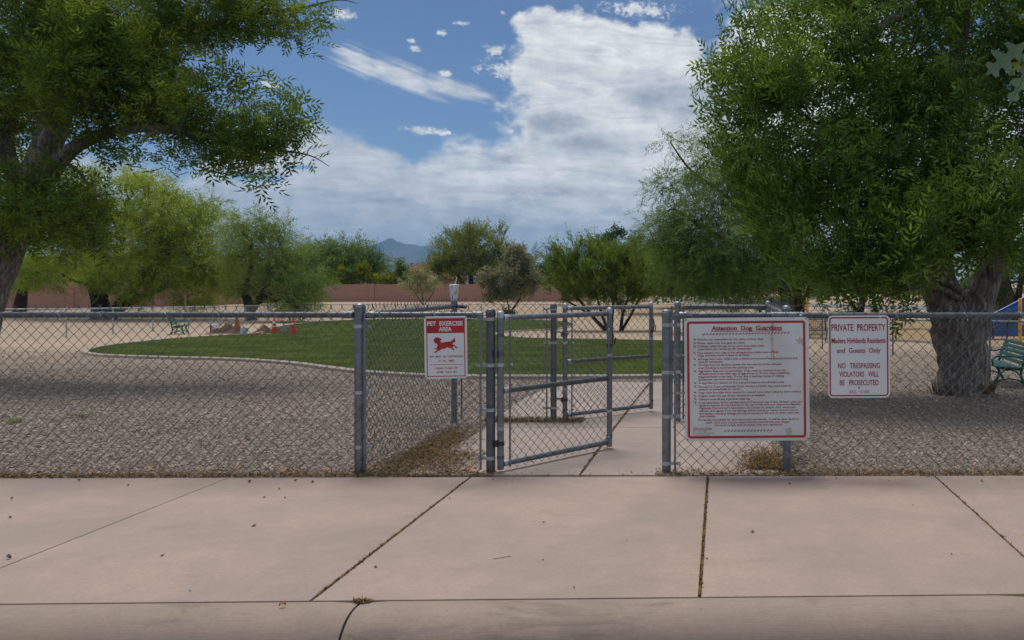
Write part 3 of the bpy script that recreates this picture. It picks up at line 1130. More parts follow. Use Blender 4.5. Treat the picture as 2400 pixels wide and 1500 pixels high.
# --- vestibule, left side and back
f3 = thing('chain_link_fence', 'left side and rear panel of the fenced entry between the two gates', 'fence', (-2.83, YB, 0))
post(f3, -2.83, YB, 1.278, .031)
post(f3, XB, YB, 1.245, .032, m='galv_dark')
obj('top_rail', MB().tube([(XA - .005, FY + .06, RZ), (-2.825, YB - .04, RZ)], .0225, 14), M['galv_dark'], f3)
obj('rail_cup', MB().tube([(-2.825, YB, RZ), (-2.70, YB - .01, RZ - .004)], .0215, 14), M['galv_dark'], f3)
mesh_part(f3, [link_wires((XA - .035, FY + .05), (-2.86, YB - .03), .0, RZ + .055, .081, .0023, (1, 0)),
               link_wires((-2.78, YB - .034), (XB - .05, YB - .034), .0, RZ + .06, .081, .0023, (0, -1), .010)])
for x in (-2.74, XB - .065):
    obj('tension_bar', MB().box((x, YB - .036, .60), (.016, .006, 1.16)), M['galv'], f3)
for z in (.80, .50):
    band(f3, -2.83, YB, z, .031, 1, 0, .09)
for z in (1.19, .83, .14):
    band(f3, XB, YB, z, .032, -1, 0, .075)
# --- vestibule, right side and back
f4 = thing('chain_link_fence', 'right side and rear panel of the fenced entry, partly behind the rules board', 'fence', (.5, YB, 0))
post(f4, -.46, YB, 1.265, .032)
post(f4, .50, YB, 1.27, .032)
obj('top_rail', MB().tube([(-.38, YB, RZ - .005), (.47, YB, RZ - .005)], .0225, 14), M['galv_dark'], f4)
obj('top_rail', MB().tube([(.505, YB - .05, RZ), (XD, FY + .10, RZ)], .0225, 14), M['galv_dark'], f4)
mesh_part(f4, [link_wires((-.41, YB - .034), (.48, YB - .034), .0, RZ + .055, .081, .0023, (0, -1)),
               link_wires((.54, YB - .03), (XD + .03, FY + .1), .0, RZ + .055, .081, .0023, (-1, 0))])
for x in (-.52, -.40):
    obj('tension_bar', MB().box((x, YB - .02, .62), (.018, .006, 1.2)), M['galv_dark'], f4)
for z in (1.12, .7, .3):
    band(f4, -.46, YB, z, .032, 1, 0, .06)


def gate(hx, hy, ex_, ey_, label, zr=1.194, lean=0.0):
    g = thing('chain_link_gate', label, 'gate', (hx, hy, 0), 'chain-link gates standing open')
    d = Vector((ex_ - hx, ey_ - hy, 0))
    ln = d.length
    u = d.normalized()
    nrm = Vector((u.y, -u.x, 0))
    def at_(t, z): return Vector((hx, hy, 0)) + u * t + Vector((0, 0, z))
    zm, zb = .628, .066
    for t, nm, rr in ((0, 'hinge_stile', .025), (ln, 'latch_stile', .024)):
        p = at_(t, 0)
        st = obj(nm, MB().lathe([(rr, .025), (rr, 1.215)], (p.x, p.y, 0), 18), M['galv'], g)
        c = [(rr * 1.12, 1.195), (rr * 1.12, 1.225)] + [(rr * 1.12 * math.cos(a_), 1.225 + rr * math.sin(a_)) for a_ in (.35, .7, 1.05, 1.4)]
        obj('stile_cap', MB().lathe(c, (p.x, p.y, 0), 18), M['galv_pale'], st)
        for z in (1.06, .83, .34, .12):
            obj('stile_band', MB().lathe([(rr * 1.01, z - .012), (rr * 1.12, z - .012), (rr * 1.12, z + .012), (rr * 1.01, z + .012)], (p.x, p.y, 0), 18), M['galv_pale' if z in (.34, .83) else 'galv_dark'], st)
    for z, m_ in ((zr, 'galv'), (zm, 'galv_dark'), (zb, 'galv')):
        a_, b_ = at_(.028, z), at_(ln - .024, z)
        rl_ = obj('gate_rail', MB().tube([a_, b_], .0215, 16), M[m_], g)
        obj('weld_cup', MB().tube([at_(.024, z), at_(.075, z)], .0245, 14), M['galv_pale'], rl_)
    off = .03
    p0 = at_(.055, 0) + nrm * off
    p1 = at_(ln - .03, 0) + nrm * off
    mesh_part(g, [link_wires((p0.x, p0.y), (p1.x, p1.y), .03, zr + .012, .081, .0023, (nrm.x, nrm.y), .005, False)])
    for t in (.065, ln - .04):
        a_ = at_(t, .62) + nrm * (off + .002)
        obj('tension_bar', MB().box(a_, (.014, .006, 1.16), Matrix.Rotation(math.atan2(u.y, u.x), 3, 'Z')), M['galv'], g)
        for z in (1.06, .83, .34, .12):
            b_ = at_(t + (.012 if t < .5 else -.006), z) + nrm * (off + .004)
            obj('bolt', MB().lathe([(.001, 0), (.009, 0), (.010, .006), (.001, .012)], b_, 10, axis=tuple(nrm)), M['bolt'], g)
    # hinges
    for z in (.925, .235):
        mb = MB().tube([(hx - .10, hy, z + (.02 if z > .5 else 0)), (hx - .05, hy - .004, z + (.02 if z > .5 else 0)), (hx - .022, hy - .03, z + .012)], .008, 8)
        mb.lathe([(.026, z - .025), (.030, z - .025), (.030, z + .008), (.026, z + .008)], (hx, hy, 0), 16)
        mb.box((hx - .026, hy - .028, z - .006), (.02, .024, .05))
        obj('hinge', mb, M['rust' if z < .5 else 'galv_dark'], g)
    # fork latch on the free end
    mb = MB()
    q = at_(ln + .03, .93)
    mb.lathe([(.026, .90), (.029, .90), (.029, .93), (.026, .93)], tuple(at_(ln, 0).to_2d()) + (0,), 14)
    mb.tube([q + Vector((-.03, -.02, -.02)), q + Vector((0, -.015, 0)), q + Vector((.012, 0, .06)), q + Vector((0, 0, .115)), q + Vector((-.02, 0, .14))], .008, 8)
    mb.tube([q + Vector((-.03, .02, -.02)), q + Vector((.02, .02, -.01)), q + Vector((.028, .02, .05))], .007, 8)
    obj('latch', mb, M['rust'], g)
    return g


gate(-1.70, FY, -.982, 7.42, 'nearer chain-link gate swung open from the dark post beside the pavement')
gate(-1.655, YB, -.80, 9.64, 'farther chain-link gate swung open behind the nearer one')

# ------------------------------------------------------------------ signs
FONT = None


def text_mesh(s_, bold=0.0, spacing=1.0):
    cu = bpy.data.curves.new('txt', 'FONT')
    cu.body = s_
    cu.size = 1.0
    cu.offset = bold
    cu.space_word = spacing
    cu.resolution_u = 3
    o = bpy.data.objects.new('txt', cu)
    COL.objects.link(o)
    dg = bpy.context.evaluated_depsgraph_get()
    me = bpy.data.meshes.new_from_object(o.evaluated_get(dg))
    V = np.empty(len(me.vertices) * 3)
    me.vertices.foreach_get('co', V)
    V = V.reshape(-1, 3)
    F = [tuple(p.vertices) for p in me.polygons]
    bpy.data.objects.remove(o)
    bpy.data.curves.remove(cu)
    bpy.data.meshes.remove(me)
    return V, F


CAP = text_mesh('H')[0][:, 1].max()


def rrect(x0, y0, x1, y1, r, n=5):
    P = []
    for cx, cy, a0 in ((x1 - r, y1 - r, 0), (x0 + r, y1 - r, 90), (x0 + r, y0 + r, 180), (x1 - r, y0 + r, 270)):
        for k in range(n + 1):
            t = R(a0 + 90 * k / n)
            P.append((cx + r * math.cos(t), cy + r * math.sin(t)))
    return P


class Sign:
    def __init__(s, name, label, crop_org, crop_scale, rect, Y, rot=0.0, skew=0.0):
        """rect and all drawing is in units of an enlarged view; turned into metres on the sign's own plane"""
        s.k = Y / FOC / crop_scale
        x0, y0, x1, y1 = rect
        s.cx, s.cy = (x0 + x1) / 2, (y0 + y1) / 2
        c = at(crop_org[0] + s.cx / crop_scale, crop_org[1] + s.cy / crop_scale, Y)
        s.c = Vector(c)
        s.rect = rect
        s.rot = Matrix.Rotation(R(rot), 3, 'Y')
        s.skew = skew
        s.root = thing(name, label, 'sign', c)

    def p(s, x, y, d=0.0):
        u, v = (x - s.cx) * s.k, -(y - s.cy) * s.k
        return s.c + s.rot @ Vector((u, -d, v))

    def plate(s, r, m, th=.003):
        x0, y0, x1, y1 = s.rect
        mb = MB().prism(rrect(x0, y0, x1, y1, r), lambda u, v, q: s.p(u, v, 0 if q == 0 else -th))
        return obj('sign_plate', mb, M[m], s.root, smooth=0)

    def shape(s, mb, poly, d=.0012):
        return mb.flat(poly, lambda u, v: s.p(u, v, d))

    def frame(s, mb, x0, y0, x1, y1, t, r, d=.0012):
        A, B_ = rrect(x0, y0, x1, y1, r), rrect(x0 + t, y0 + t, x1 - t, y1 - t, max(r - t, 2))
        n = len(A)
        mb.add([s.p(u, v, d) for u, v in A + B_], [(i, (i + 1) % n, n + (i + 1) % n, n + i) for i in range(n)])

    def text(s, mb, txt, x0, x1, base, cap, bold=0.0, d=.0016, slope=0.0, spacing=1.0):
        V, F = text_mesh(txt, bold, spacing)
        lo, hi = V[:, 0].min(), V[:, 0].max()
        sx = (x1 - x0) / (hi - lo)
        sy = cap / CAP
        mb.add([s.p(x0 + (v[0] - lo) * sx, base - v[1] * sy - slope * (v[0] - lo) * sx, d) for v in V], F)

    def screws(s, pts, m='galv_dark', r=6):
        for (x, y) in pts:
            c = s.p(x, y, .001)
            obj('screw', MB().lathe([(r * s.k, 0), (r * s.k, .002), (r * s.k * .6, .004), (.0003, .0045)], c, 10, axis=(0, -1, 0)), M[m], s.root)


SY = FY - .048
# rules board
sg = Sign('rules_sign', 'large square white board headed Attention Dog Guardians with red frame on the fence', (1580, 720), 4.544, (112, 110, 1438, 1424), SY, -.55)
sg.plate(38, 'white_worn')
red = MB()
sg.frame(red, 140, 147, 1402, 1393, 25, 32)
obj('red_frame', red, M['red'], sg.root, smooth=0)
for poly, d_ in (
    ([(1040, 182), (1056, 176), (1068, 186), (1066, 262), (1060, 300), (1063, 400), (1058, 440), (1072, 470), (1070, 520), (1078, 560), (1062, 568), (1036, 564), (1032, 540), (1042, 480), (1036, 430), (1030, 360), (1034, 290), (1041, 240)], .0008),
    ([(1296, 352), (1330, 346), (1345, 312), (1352, 326), (1340, 350), (1374, 336), (1376, 420), (1362, 408), (1356, 380), (1328, 398), (1316, 390), (1330, 368), (1300, 372)], .0008),
    ([(1130, 126), (1310, 118), (1312, 124), (1132, 131)], .0008),
    ([(1180, 1300), (1240, 1280), (1250, 1362), (1190, 1368)], .0006),
):
    res = MB()
    sg.shape(res, poly, d_)
    obj('tape_residue', res, M['tape'], sg.root, smooth=0)
tx = MB()
LINES = [("Owners are responsible for the action of their dogs.", 253, 958, 350), ("Please, open only one gate at a time.", 253, 762, 388),
         ("Children under the age of ten years must have adult", 253, 960, 422), ("supervision and cannot be left unattended.", 255, 830, 452),
         ("Dog owners must stay in the off-leash area within view of their", 253, 1120, 492), ("dogs and have leash in hand at all times.", 255, 812, 520),
         ("All dogs must wear collars with a visible and current Pima County license and", 256, 1313, 558), ("must be vaccinated.", 256, 522, 588),
         ("All dogs must be leashed outside the boundaries of the off-leash", 256, 1145, 620), ("area including to and from the parking area.", 258, 852, 652),
         ("Aggressive dogs are not permitted.  Dogs must be removed from the", 258, 1187, 686), ("off-leash area at the first sign of aggression or if your dog is behaving", 258, 1228, 716),
         ("inappropriately in any way.  If your dog is barking, crying or yelping", 258, 1170, 746), ("excessively, you must remove your dog.", 258, 790, 776),
         ("A dog that is in season or ill is not permitted in the off-leash area.", 260, 1175, 812),
         ("Pursuant to Town of Sahuarita Code, Section 6.15.030, dog waste must be", 258, 1245, 852), ("cleaned up immediately by owner.", 258, 708, 880),
         ("Dogs must be under voice control (i.e. should come when called by their owners).", 258, 1355, 915),
         ("Puppies under the age of four months are prohibited.", 260, 973, 950), ("Owners must fill any hole their dogs dig.", 262, 812, 986),
         ("In consideration of the benefits derived from your use of this off-leash area, you", 262, 1358, 1022), ("agree to assume all risk inherent in the use of this area and release the Madera", 264, 1342, 1050),
         ("Highlands Homeowner's Association, its successors, assigns, their employees,", 264, 1298, 1080), ("officers, and agents from any damage claims arising by reason of your use of", 264, 1314, 1110),
         ("this facility, including damage and injury caused by the acts of other users and", 264, 1327, 1140), ("their animals.", 264, 440, 1168),
         ("This facility is available for your enjoyment and benefit.  It will be open dawn to", 246, 1323, 1206), ("dusk.  As a user, you are responsible for yourself and your dog(s).", 336, 1230, 1235),
         ("You must comply with all posted rules and regulations.", 420, 1150, 1263)]
for t_, x0, x1, b_ in LINES:
    sg.text(tx, t_, x0, x1, b_, 20, .012, slope=.003)
for t_, x0, x1, b_, c_ in (("Attention Dogs:", 196, 400, 1292, 17), ("Grrrr, bark, woof.", 196, 343, 1318, 13), ("(Translation: Remind your", 196, 425, 1341, 13), ("humans of the rules.)", 196, 378, 1362, 13)):
    sg.text(tx, t_, x0, x1, b_, c_, .0)
sg.shape(tx, [(196, 1299), (400, 1299), (400, 1302), (196, 1302)], .0016)


def bone(mb, x, y, ln, th, ang):
    c, s_ = math.cos(R(ang)), math.sin(R(ang))
    P = [(-ln / 2, -th * .3), (-ln / 2 - th * .5, -th), (-ln / 2 + th * .6, -th * 1.1), (-ln / 2 + th, -th * .4), (ln / 2 - th, -th * .4), (ln / 2 - th * .6, -th * 1.1), (ln / 2 + th * .5, -th), (ln / 2, -th * .3)]
    P += [(a_, -b_) for a_, b_ in reversed(P)]
    sg.shape(mb, [(x + a_ * c - b_ * s_, y + a_ * s_ + b_ * c) for a_, b_ in P], .0016)


for k in range(27):
    bone(tx, 322 + k * 34.6, 284 - k * .3, 22, 7, -38)
for k in range(15):
    bone(tx, 542 + k * 34.6, 1315, 22, 7, -38)
for y in (340, 378, 413, 482, 547, 610, 676, 802, 838, 903, 940, 972, 1006):
    bone(tx, 222, y, 22, 7, 30)


# serif title, drawn as thick and thin strokes
def serif(mb, txt, x0, x1, base, cap):
    V, F = text_mesh(txt, .028)
    lo, hi = V[:, 0].min(), V[:, 0].max()
    sx, sy = (x1 - x0) / (hi - lo), cap / CAP
    mb.add([sg.p(x0 + (v[0] - lo) * sx, base - v[1] * sy, .0016) for v in V], F)
    # feet under the stems
    low = {}
    for f in F:
        for i in f:
            if abs(V[i][1]) < .03:
                low[round(V[i][0], 2)] = 1
    xs_ = sorted(low)
    i = 0
    while i < len(xs_):
        j = i
        while j + 1 < len(xs_) and xs_[j + 1] - xs_[j] < .13: j += 1
        a_, b_ = xs_[i], xs_[j]
        if b_ - a_ < .22:
            xa, xb = x0 + (a_ - lo) * sx - 4.5, x0 + (b_ - lo) * sx + 4.5
            sg.shape(mb, [(xa, base - 4), (xb, base - 4), (xb, base + .5), (xa, base + .5)], .0019)
        i = j + 1


serif(tx, 'Attention  Dog  Guardians', 405, 1152, 243, 44)
sg.shape(tx, [(398, 254), (1155, 250), (1155, 255), (398, 259)], .0016)
obj('lettering', tx, M['crimson'], sg.root, smooth=0, kind='stuff')
sg.screws([(135, 1405), (1420, 1405), (1412, 128), (130, 130)], 'rust', 8)

# private property sign
sg = Sign('private_property_sign', 'upright white and crimson sign reading Private Property on the fence by the ash trunk', (1920, 720), 6.522, (137, 126, 1078, 1385), SY, -.4)
sg.plate(70, 'white')
cr = MB()
sg.frame(cr, 156, 150, 1056, 1361, 20, 55)
obj('crimson_frame', cr, M['crimson'], sg.root, smooth=0)
tx = MB()
for t_, x0, x1, b_, c_, bd in (("PRIVATE  PROPERTY", 190, 1015, 362, 103, .012), ("Madera Highlands Residents", 190, 1015, 548, 78, .018), ("and  Guests  Only", 268, 940, 697, 74, .012),
                               ("NO   TRESPASSING", 287, 927, 933, 78, .012), ("VIOLATORS   WILL", 305, 910, 1062, 78, .012), ("BE   PROSECUTED", 312, 905, 1192, 78, .012), ("A.R.S.   13.1502", 452, 765, 1312, 38, .006)):
    tx = MB()
    sg.text(tx, t_, x0, x1, b_, c_, bd)
    obj('text_line', tx, M['crimson'], sg.root, smooth=0, kind='stuff')
sg.screws([(605, 285), (605, 1230)], 'galv', 15)
sg.screws([(935, 160)], 'bolt', 14)

# pet exercise sign
sg = Sign('pet_exercise_sign', 'small red and white Pet Exercise Area sign with a running dog', (980, 730), 8.823, (130, 97, 1015, 1387), SY, -.9)
sg.plate(45, 'white')
rd_ = MB()
sg.frame(rd_, 174, 138, 972, 1346, 18, 8)
sg.shape(rd_, [(176, 140), (970, 140), (970, 445), (176, 445)], .0014)
dog = [(325, 570), (345, 555), (370, 535), (400, 532), (430, 540), (455, 560), (480, 560), (495, 575), (490, 590), (465, 590), (462, 620), (472, 642),
       (505, 642), (560, 630), (620, 622), (680, 622), (700, 600), (730, 575), (755, 545), (765, 560), (760, 580), (775, 600), (770, 620), (760, 640), (740, 640), (715, 655),
       (725, 690), (765, 700), (790, 740), (825, 755), (820, 768), (790, 762), (760, 735), (735, 715), (715, 725), (720, 760), (750, 790), (740, 802), (715, 795), (695, 760),
       (660, 757), (625, 750), (605, 735), (560, 765), (510, 775), (470, 780), (460, 800), (410, 810), (370, 850), (335, 852), (325, 838), (355, 825), (390, 785), (385, 765),
       (360, 775), (340, 778), (335, 765), (365, 750), (395, 740), (400, 710), (390, 665), (368, 650), (350, 662), (345, 640), (328, 610)]
sg.shape(rd_, dog, .0014)
sg.shape(rd_, [(235, 1091), (925, 1091), (925, 1099), (235, 1099)], .0014)
obj('red_print', rd_, M['red'], sg.root, smooth=0)
tx = MB()
sg.text(tx, "PET  EXERCISE", 195, 932, 290, 84, .035, .002)
sg.text(tx, "AREA", 432, 700, 405, 82, .035, .002)
obj('heading_lettering', tx, M['white'], sg.root, smooth=0, kind='stuff')
tx = MB()
for t_, x0, x1, b_ in (("PETS  MUST  BE  CONTROLLED", 230, 930, 950), ("AT  ALL  TIMES", 412, 742, 1038), ("PLEASE  CLEAN  UP", 355, 803, 1190), ("AFTER  YOUR  PET", 375, 795, 1273)):
    tx = MB()
    sg.text(tx, t_, x0, x1, b_, 38, .008)
    obj('text_line', tx, M['crimson'], sg.root, smooth=0, kind='stuff')
sg.screws([(150, 125), (990, 130), (165, 1360), (1000, 1362)], 'galv_dark', 12)

# ------------------------------------------------------------------ paper cup on the post
cx, cy, cz = -2.83, YB, 1.279
cup = thing('paper_cup', 'white paper drink cup with straw standing on the fence post', 'cup', (cx, cy, cz))
H, r0, r1 = .160, .032, .050


def crad(h): return r0 + (r1 - r0) * h / H


obj('cup_body', MB().lathe([(r0 - .002, 0), (r0, .004), (r1, H), (r1 - .002, H)], (cx, cy, cz), 28), M['cup'], cup)
obj('lid', MB().lathe([(r1 + .002, H - .004), (r1 + .003, H + .006), (r1 - .004, H + .010), (r1 - .012, H + .006)], (cx, cy, cz), 28), M['plastic'], cup)
obj('straw', MB().tube([(cx + .005, cy, cz + H), (cx + .028, cy, cz + H + .078)], .0042, 8), M['plastic'], cup)


def cup_mark(poly, m):
    # u across (-1..1 of the visible half), v up (0..1)
    def f(u, v):
        t = -math.pi / 2 + u * 1.35
        h = v * H
        rr = crad(h) + .0007
        return (cx + rr * math.cos(t), cy + rr * math.sin(t), cz + h)
    mb = MB()
    P = []
    n = len(poly)
    for i in range(n):
        a_, b_ = poly[i], poly[(i + 1) % n]
        for k in range(3):
            P.append((a_[0] + (b_[0] - a_[0]) * k / 3, a_[1] + (b_[1] - a_[1]) * k / 3))
    mb.flat(P, f)
    obj('printed_mark', mb, M[m], cup, smooth=0)


cup_mark([(-.22, .05), (-.25, .30), (-.12, .40), (-.02, .10), (-.12, .05)], 'cup_blue')
cup_mark([(.10, .35), (.22, .52), (.48, .66), (.46, .58), (.28, .42), (.18, .34)], 'cup_blue')
cup_mark([(.20, .05), (.24, .09), (.55, .10), (.52, .05)], 'cup_blue')
cup_mark([(-.25, .80), (-.25, .90), (-.08, .90), (-.08, .80)], 'cup_blue')
cup_mark([(.40, .36), (.66, .78), (.85, .80), (.66, .40)], 'cup_green')

# ------------------------------------------------------------------ plants
def ash_spray(n_leaf=5, ln=.085, wd_=.024):
    Q = []
    for i in range(n_leaf):
        t = (i + .5) / n_leaf
        az_ = i * 2.4 + random.uniform(-.5, .5)
        org = np.array([0, 0, .05 + .24 * t])
        tilt = R(random.uniform(45, 80)) * (1 - .35 * t)
        d = np.array([math.sin(tilt) * math.cos(az_), math.sin(tilt) * math.sin(az_), math.cos(tilt)])
        side = np.cross(d, [0, 0, 1.0]); side /= np.linalg.norm(side) + 1e-6
        nrm = np.cross(side, d)
        rl_ = random.uniform(.15, .21)
        for q in range(7):
            if q == 6: s0, dr = 1.0, d - nrm * .25
            else:
                s0 = .30 + .28 * (q // 2)
                sg_ = 1 if q % 2 else -1
                dr = d * .62 + side * sg_ * .8 - nrm * (.15 + .3 * random.random())
            dr = dr / np.linalg.norm(dr)
            b = org + d * rl_ * s0 - nrm * .05 * s0 * s0
            L_ = ln * random.uniform(.75, 1.2)
            w_ = np.cross(dr, nrm); w_ /= np.linalg.norm(w_) + 1e-6
            Q.append([b, b + dr * L_ * .42 + w_ * wd_ / 2 + nrm * .004, b + dr * L_ - nrm * .012, b + dr * L_ * .42 - w_ * wd_ / 2 + nrm * .004])
    return np.array(Q)


def feather_spray(ln=.55, pairs=7, pl=.17, pw=.028):
    Q = []
    bend = random.uniform(.2, .6)
    for i in range(pairs):
        t = (i + .6) / pairs
        b = np.array([bend * t * t * ln * .6, 0, ln * t * (1 - .25 * bend * t)])
        for sg_ in (1, -1):
            d = np.array([.25 * random.uniform(-1, 1) + bend * .5 * t, sg_ * .8, .55]) + rng.normal(0, .18, 3)
            d /= np.linalg.norm(d)
            L_ = pl * random.uniform(.7, 1.25) * (1.1 - .5 * t)
            w_ = np.cross(d, rng.normal(0, 1, 3)); w_ /= np.linalg.norm(w_) + 1e-6
            Q.append([b, b + d * L_ * .5 + w_ * pw / 2, b + d * L_, b + d * L_ * .5 - w_ * pw / 2])
    return np.array(Q)


def broom_spray(ln=.8, n=7, w0=.022, leaves=6):
    Q = []
    for i in range(n):
        d = np.array([random.gauss(0, .22), random.gauss(0, .22), 1.0]); d /= np.linalg.norm(d)
        b = np.array([random.gauss(0, .05), random.gauss(0, .05), random.uniform(-.1, .1)])
        L_ = ln * random.uniform(.6, 1.2)
        w_ = np.cross(d, rng.normal(0, 1, 3)); w_ /= np.linalg.norm(w_)
        Q.append([b, b + d * L_ * .4 + w_ * w0 / 2, b + d * L_, b + d * L_ * .4 - w_ * w0 / 2])
        for k in range(leaves):
            o = b + d * L_ * random.uniform(.15, .95)
            dd = d * .6 + rng.normal(0, .5, 3); dd /= np.linalg.norm(dd)
            w2 = np.cross(dd, rng.normal(0, 1, 3)); w2 /= np.linalg.norm(w2)
            l2 = random.uniform(.06, .12)
            Q.append([o, o + dd * l2 * .5 + w2 * .02, o + dd * l2, o + dd * l2 * .5 - w2 * .02])
    return np.array(Q)


def round_spray(n=14, rad=.22, l0=.12, w0=.085):
    Q = []
    for i in range(n):
        b = rng.normal(0, rad * .5, 3)
        d = rng.normal(0, 1, 3) + np.array([0, 0, .3]); d /= np.linalg.norm(d)
        w_ = np.cross(d, rng.normal(0, 1, 3)); w_ /= np.linalg.norm(w_)
        L_ = l0 * random.uniform(.7, 1.2)
        Q.append([b, b + d * L_ * .5 + w_ * w0 / 2, b + d * L_, b + d * L_ * .5 - w_ * w0 / 2])
    return np.array(Q)


TPL = {'ash': [ash_spray() for _ in range(8)], 'feather': [feather_spray() for _ in range(8)], 'fine': [feather_spray(.42, 8, .11, .017) for _ in range(8)],
       'broom': [broom_spray() for _ in range(8)], 'round': [round_spray() for _ in range(8)]}


def place(tpls, P, D, sc):
    """copies of spray templates at points P pointing along D"""
    out = []
    n = len(P)
    which = rng.integers(0, len(tpls), n)
    D = D / np.linalg.norm(D, axis=1, keepdims=True)
    ref = rng.normal(0, 1, (n, 3))
    X = np.cross(D, ref); X /= np.linalg.norm(X, axis=1, keepdims=True)
    Yv = np.cross(D, X)
    Mx = np.stack([X, Yv, D], 2) * sc[:, None, None]
    for k, T in enumerate(tpls):
        sel = which == k
        if not sel.any(): continue
        flat = T.reshape(-1, 3)
        out.append((np.einsum('nij,vj->nvi', Mx[sel], flat) + P[sel][:, None, :]).reshape(-1, 3))
    V = np.concatenate(out)
    return V, np.arange(len(V)).reshape(-1, 4)


def bez(a, b, c, d, n):
    a, b, c, d = (Vector(v) for v in (a, b, c, d))
    P = []
    for i in range(n + 1):
        t = i / n
        P.append(a * (1 - t) ** 3 + b * 3 * t * (1 - t) ** 2 + c * 3 * t * t * (1 - t) + d * t ** 3)
    return P


def wobtube(mb, P, rs, sides, amp=.0):
    ph = [random.uniform(0, 6.28) for _ in range(6)]
    def wob(i, k):
        a_ = 2 * math.pi * k / sides
        return 1 + amp * (math.sin(3 * a_ + ph[0] + i * .35) * .6 + math.sin(5 * a_ + ph[1] - i * .5) * .5 + math.sin(9 * a_ + ph[2] + i * .9) * .35)
    return mb.tube(P, rs, sides, True, wob if amp else None)


def tree(name, label, Y, trunks, blobs, leaf, lm, bm, dens, sc, group=None, cat='tree', droop=.2, up=.0, clump=.34, clumps=10, limb_r=.05, limbs=True, twigs=3, dz=1.0, extra=None, kindpart='crown'):
    """trunks: list of polylines [(px,py,radius m,depth offset)], blobs: (px,py,rx,ry,depth offset); all turned into metres at distance Y"""
    s = Y / FOC
    b0 = trunks[0][0]
    base = at(b0[0], b0[1], Y + (b0[3] if len(b0) > 3 else 0))
    t = thing(name, label, cat, base, group)
    mb = MB()
    nodes = []
    for tr in trunks:
        ctrl = [(Vector(at(q[0], q[1], Y + (q[3] if len(q) > 3 else 0))), q[2]) for q in tr]
        P, rs = [], []
        for i in range(len(ctrl) - 1):
            (p0, r0_), (p1, r1_) = ctrl[i], ctrl[i + 1]
            pm = ctrl[i - 1][0] if i > 0 else p0 - (p1 - p0)
            pn = ctrl[i + 2][0] if i + 2 < len(ctrl) else p1 + (p1 - p0)
            N = 6
            for k in range(N):
                u = k / N
                q = ((p0 * 2) + (p1 - pm) * u + (pm * 2 - p0 * 5 + p1 * 4 - pn) * u * u + (p0 * 3 - pm - p1 * 3 + pn) * u ** 3) * .5
                P.append(q)
                rs.append(r0_ + (r1_ - r0_) * u)
        P.append(ctrl[-1][0]); rs.append(ctrl[-1][1])
        wobtube(mb, P, rs, 18 if Y < 20 else 9, .10 if Y < 20 else .08)
        nodes += list(zip(P, rs))
    nodes_use = nodes[len(nodes) // 3:] if len(nodes) > 6 else nodes
    lim = MB()
    Ps, Ds, Ss = [], [], []
    for bl in blobs:
        px, py, rx, ry = bl[:4]
        dy = bl[4] if len(bl) > 4 else random.uniform(-.5, .5) * (rx + ry) / 2 * s
        dm = bl[5] if len(bl) > 5 else 1.0
        Yb = Y + dy
        c = np.array(at(px, py, Yb))
        rad = np.array([rx * s, (rx + ry) / 2 * s * dz, ry * s])
        area = math.pi * rad[0] * rad[2]
        # clumps within the blob
        nc = max(3, int(clumps))
        d = rng.normal(0, 1, (nc, 3)); d /= np.linalg.norm(d, axis=1, keepdims=True)
        cc = c + d * rad * (rng.uniform(.25, .92, (nc, 1)))
        nsp = max(4, int(area * dens * dm))
        wch = rng.integers(0, nc, nsp)
        dd = rng.normal(0, 1, (nsp, 3))
        pp = cc[wch] + dd * rad * clump * .62
        outw = (pp - c) / rad
        ol = np.linalg.norm(outw, axis=1, keepdims=True)
        pp = np.where(ol > 1.12, c + outw / ol * 1.08 * rad, pp)
        dirv = outw * .7 + (pp - cc[wch]) / (rad * clump + 1e-6) * .35 + rng.normal(0, .42, (nsp, 3)) + np.array([0, 0, up - droop])
        Ps.append(pp); Ds.append(dirv); Ss.append(sc * rng.uniform(.65, 1.3, nsp))
        if limbs:
            cv = Vector(c)
            nd, nr = min(nodes_use, key=lambda q: (q[0] - cv).length + (0.6 * max(0, q[0].z - cv.z)))
            r0_ = min(nr * .62, limb_r * (0.6 + 0.5 * (cv - nd).length / (4 * max(rad))))
            mid1 = nd + (cv - nd) * .35 + Vector((0, 0, .18 * (cv - nd).length)) * (1 if up >= 0 else 0)
            mid2 = nd + (cv - nd) * .75 + Vector((0, 0, .10 * (cv - nd).length))
            P = bez(nd, mid1, mid2, cv, 7)
            jit = .03 * (cv - nd).length
            P = [P[0]] + [p + Vector(rng.normal(0, jit, 3)) for p in P[1:-1]] + [P[-1]]
            lim.tube(P, [r0_ * (1 - .72 * i / 7) for i in range(8)], 7)
            for q in range(min(nc, twigs)):
                e = Vector(cc[q])
                P = bez(P[-2] if False else cv, cv + (e - cv) * .3 + Vector((0, 0, .1 * (e - cv).length)), e + (e - cv) * .1, e + (e - cv) * .45, 4)
                lim.tube(P, [r0_ * .26, r0_ * .22, r0_ * .17, r0_ * .12, r0_ * .06], 5)
    obj('trunk', mb, M[bm], t, smooth=60)
    if lim.F:
        obj('limbs', lim, M[bm], t, smooth=60, kind='stuff')
    P, D, Sc = np.concatenate(Ps), np.concatenate(Ds), np.concatenate(Ss)
    keep = P[:, 2] > tz(P[:, 1]) + .06
    V, F = place(TPL[leaf], P[keep], D[keep], Sc[keep])
    link(kindpart, big_mesh(kindpart, V, F), M[lm], t, kind='stuff')
    return t


def tips_up(b):
    return b


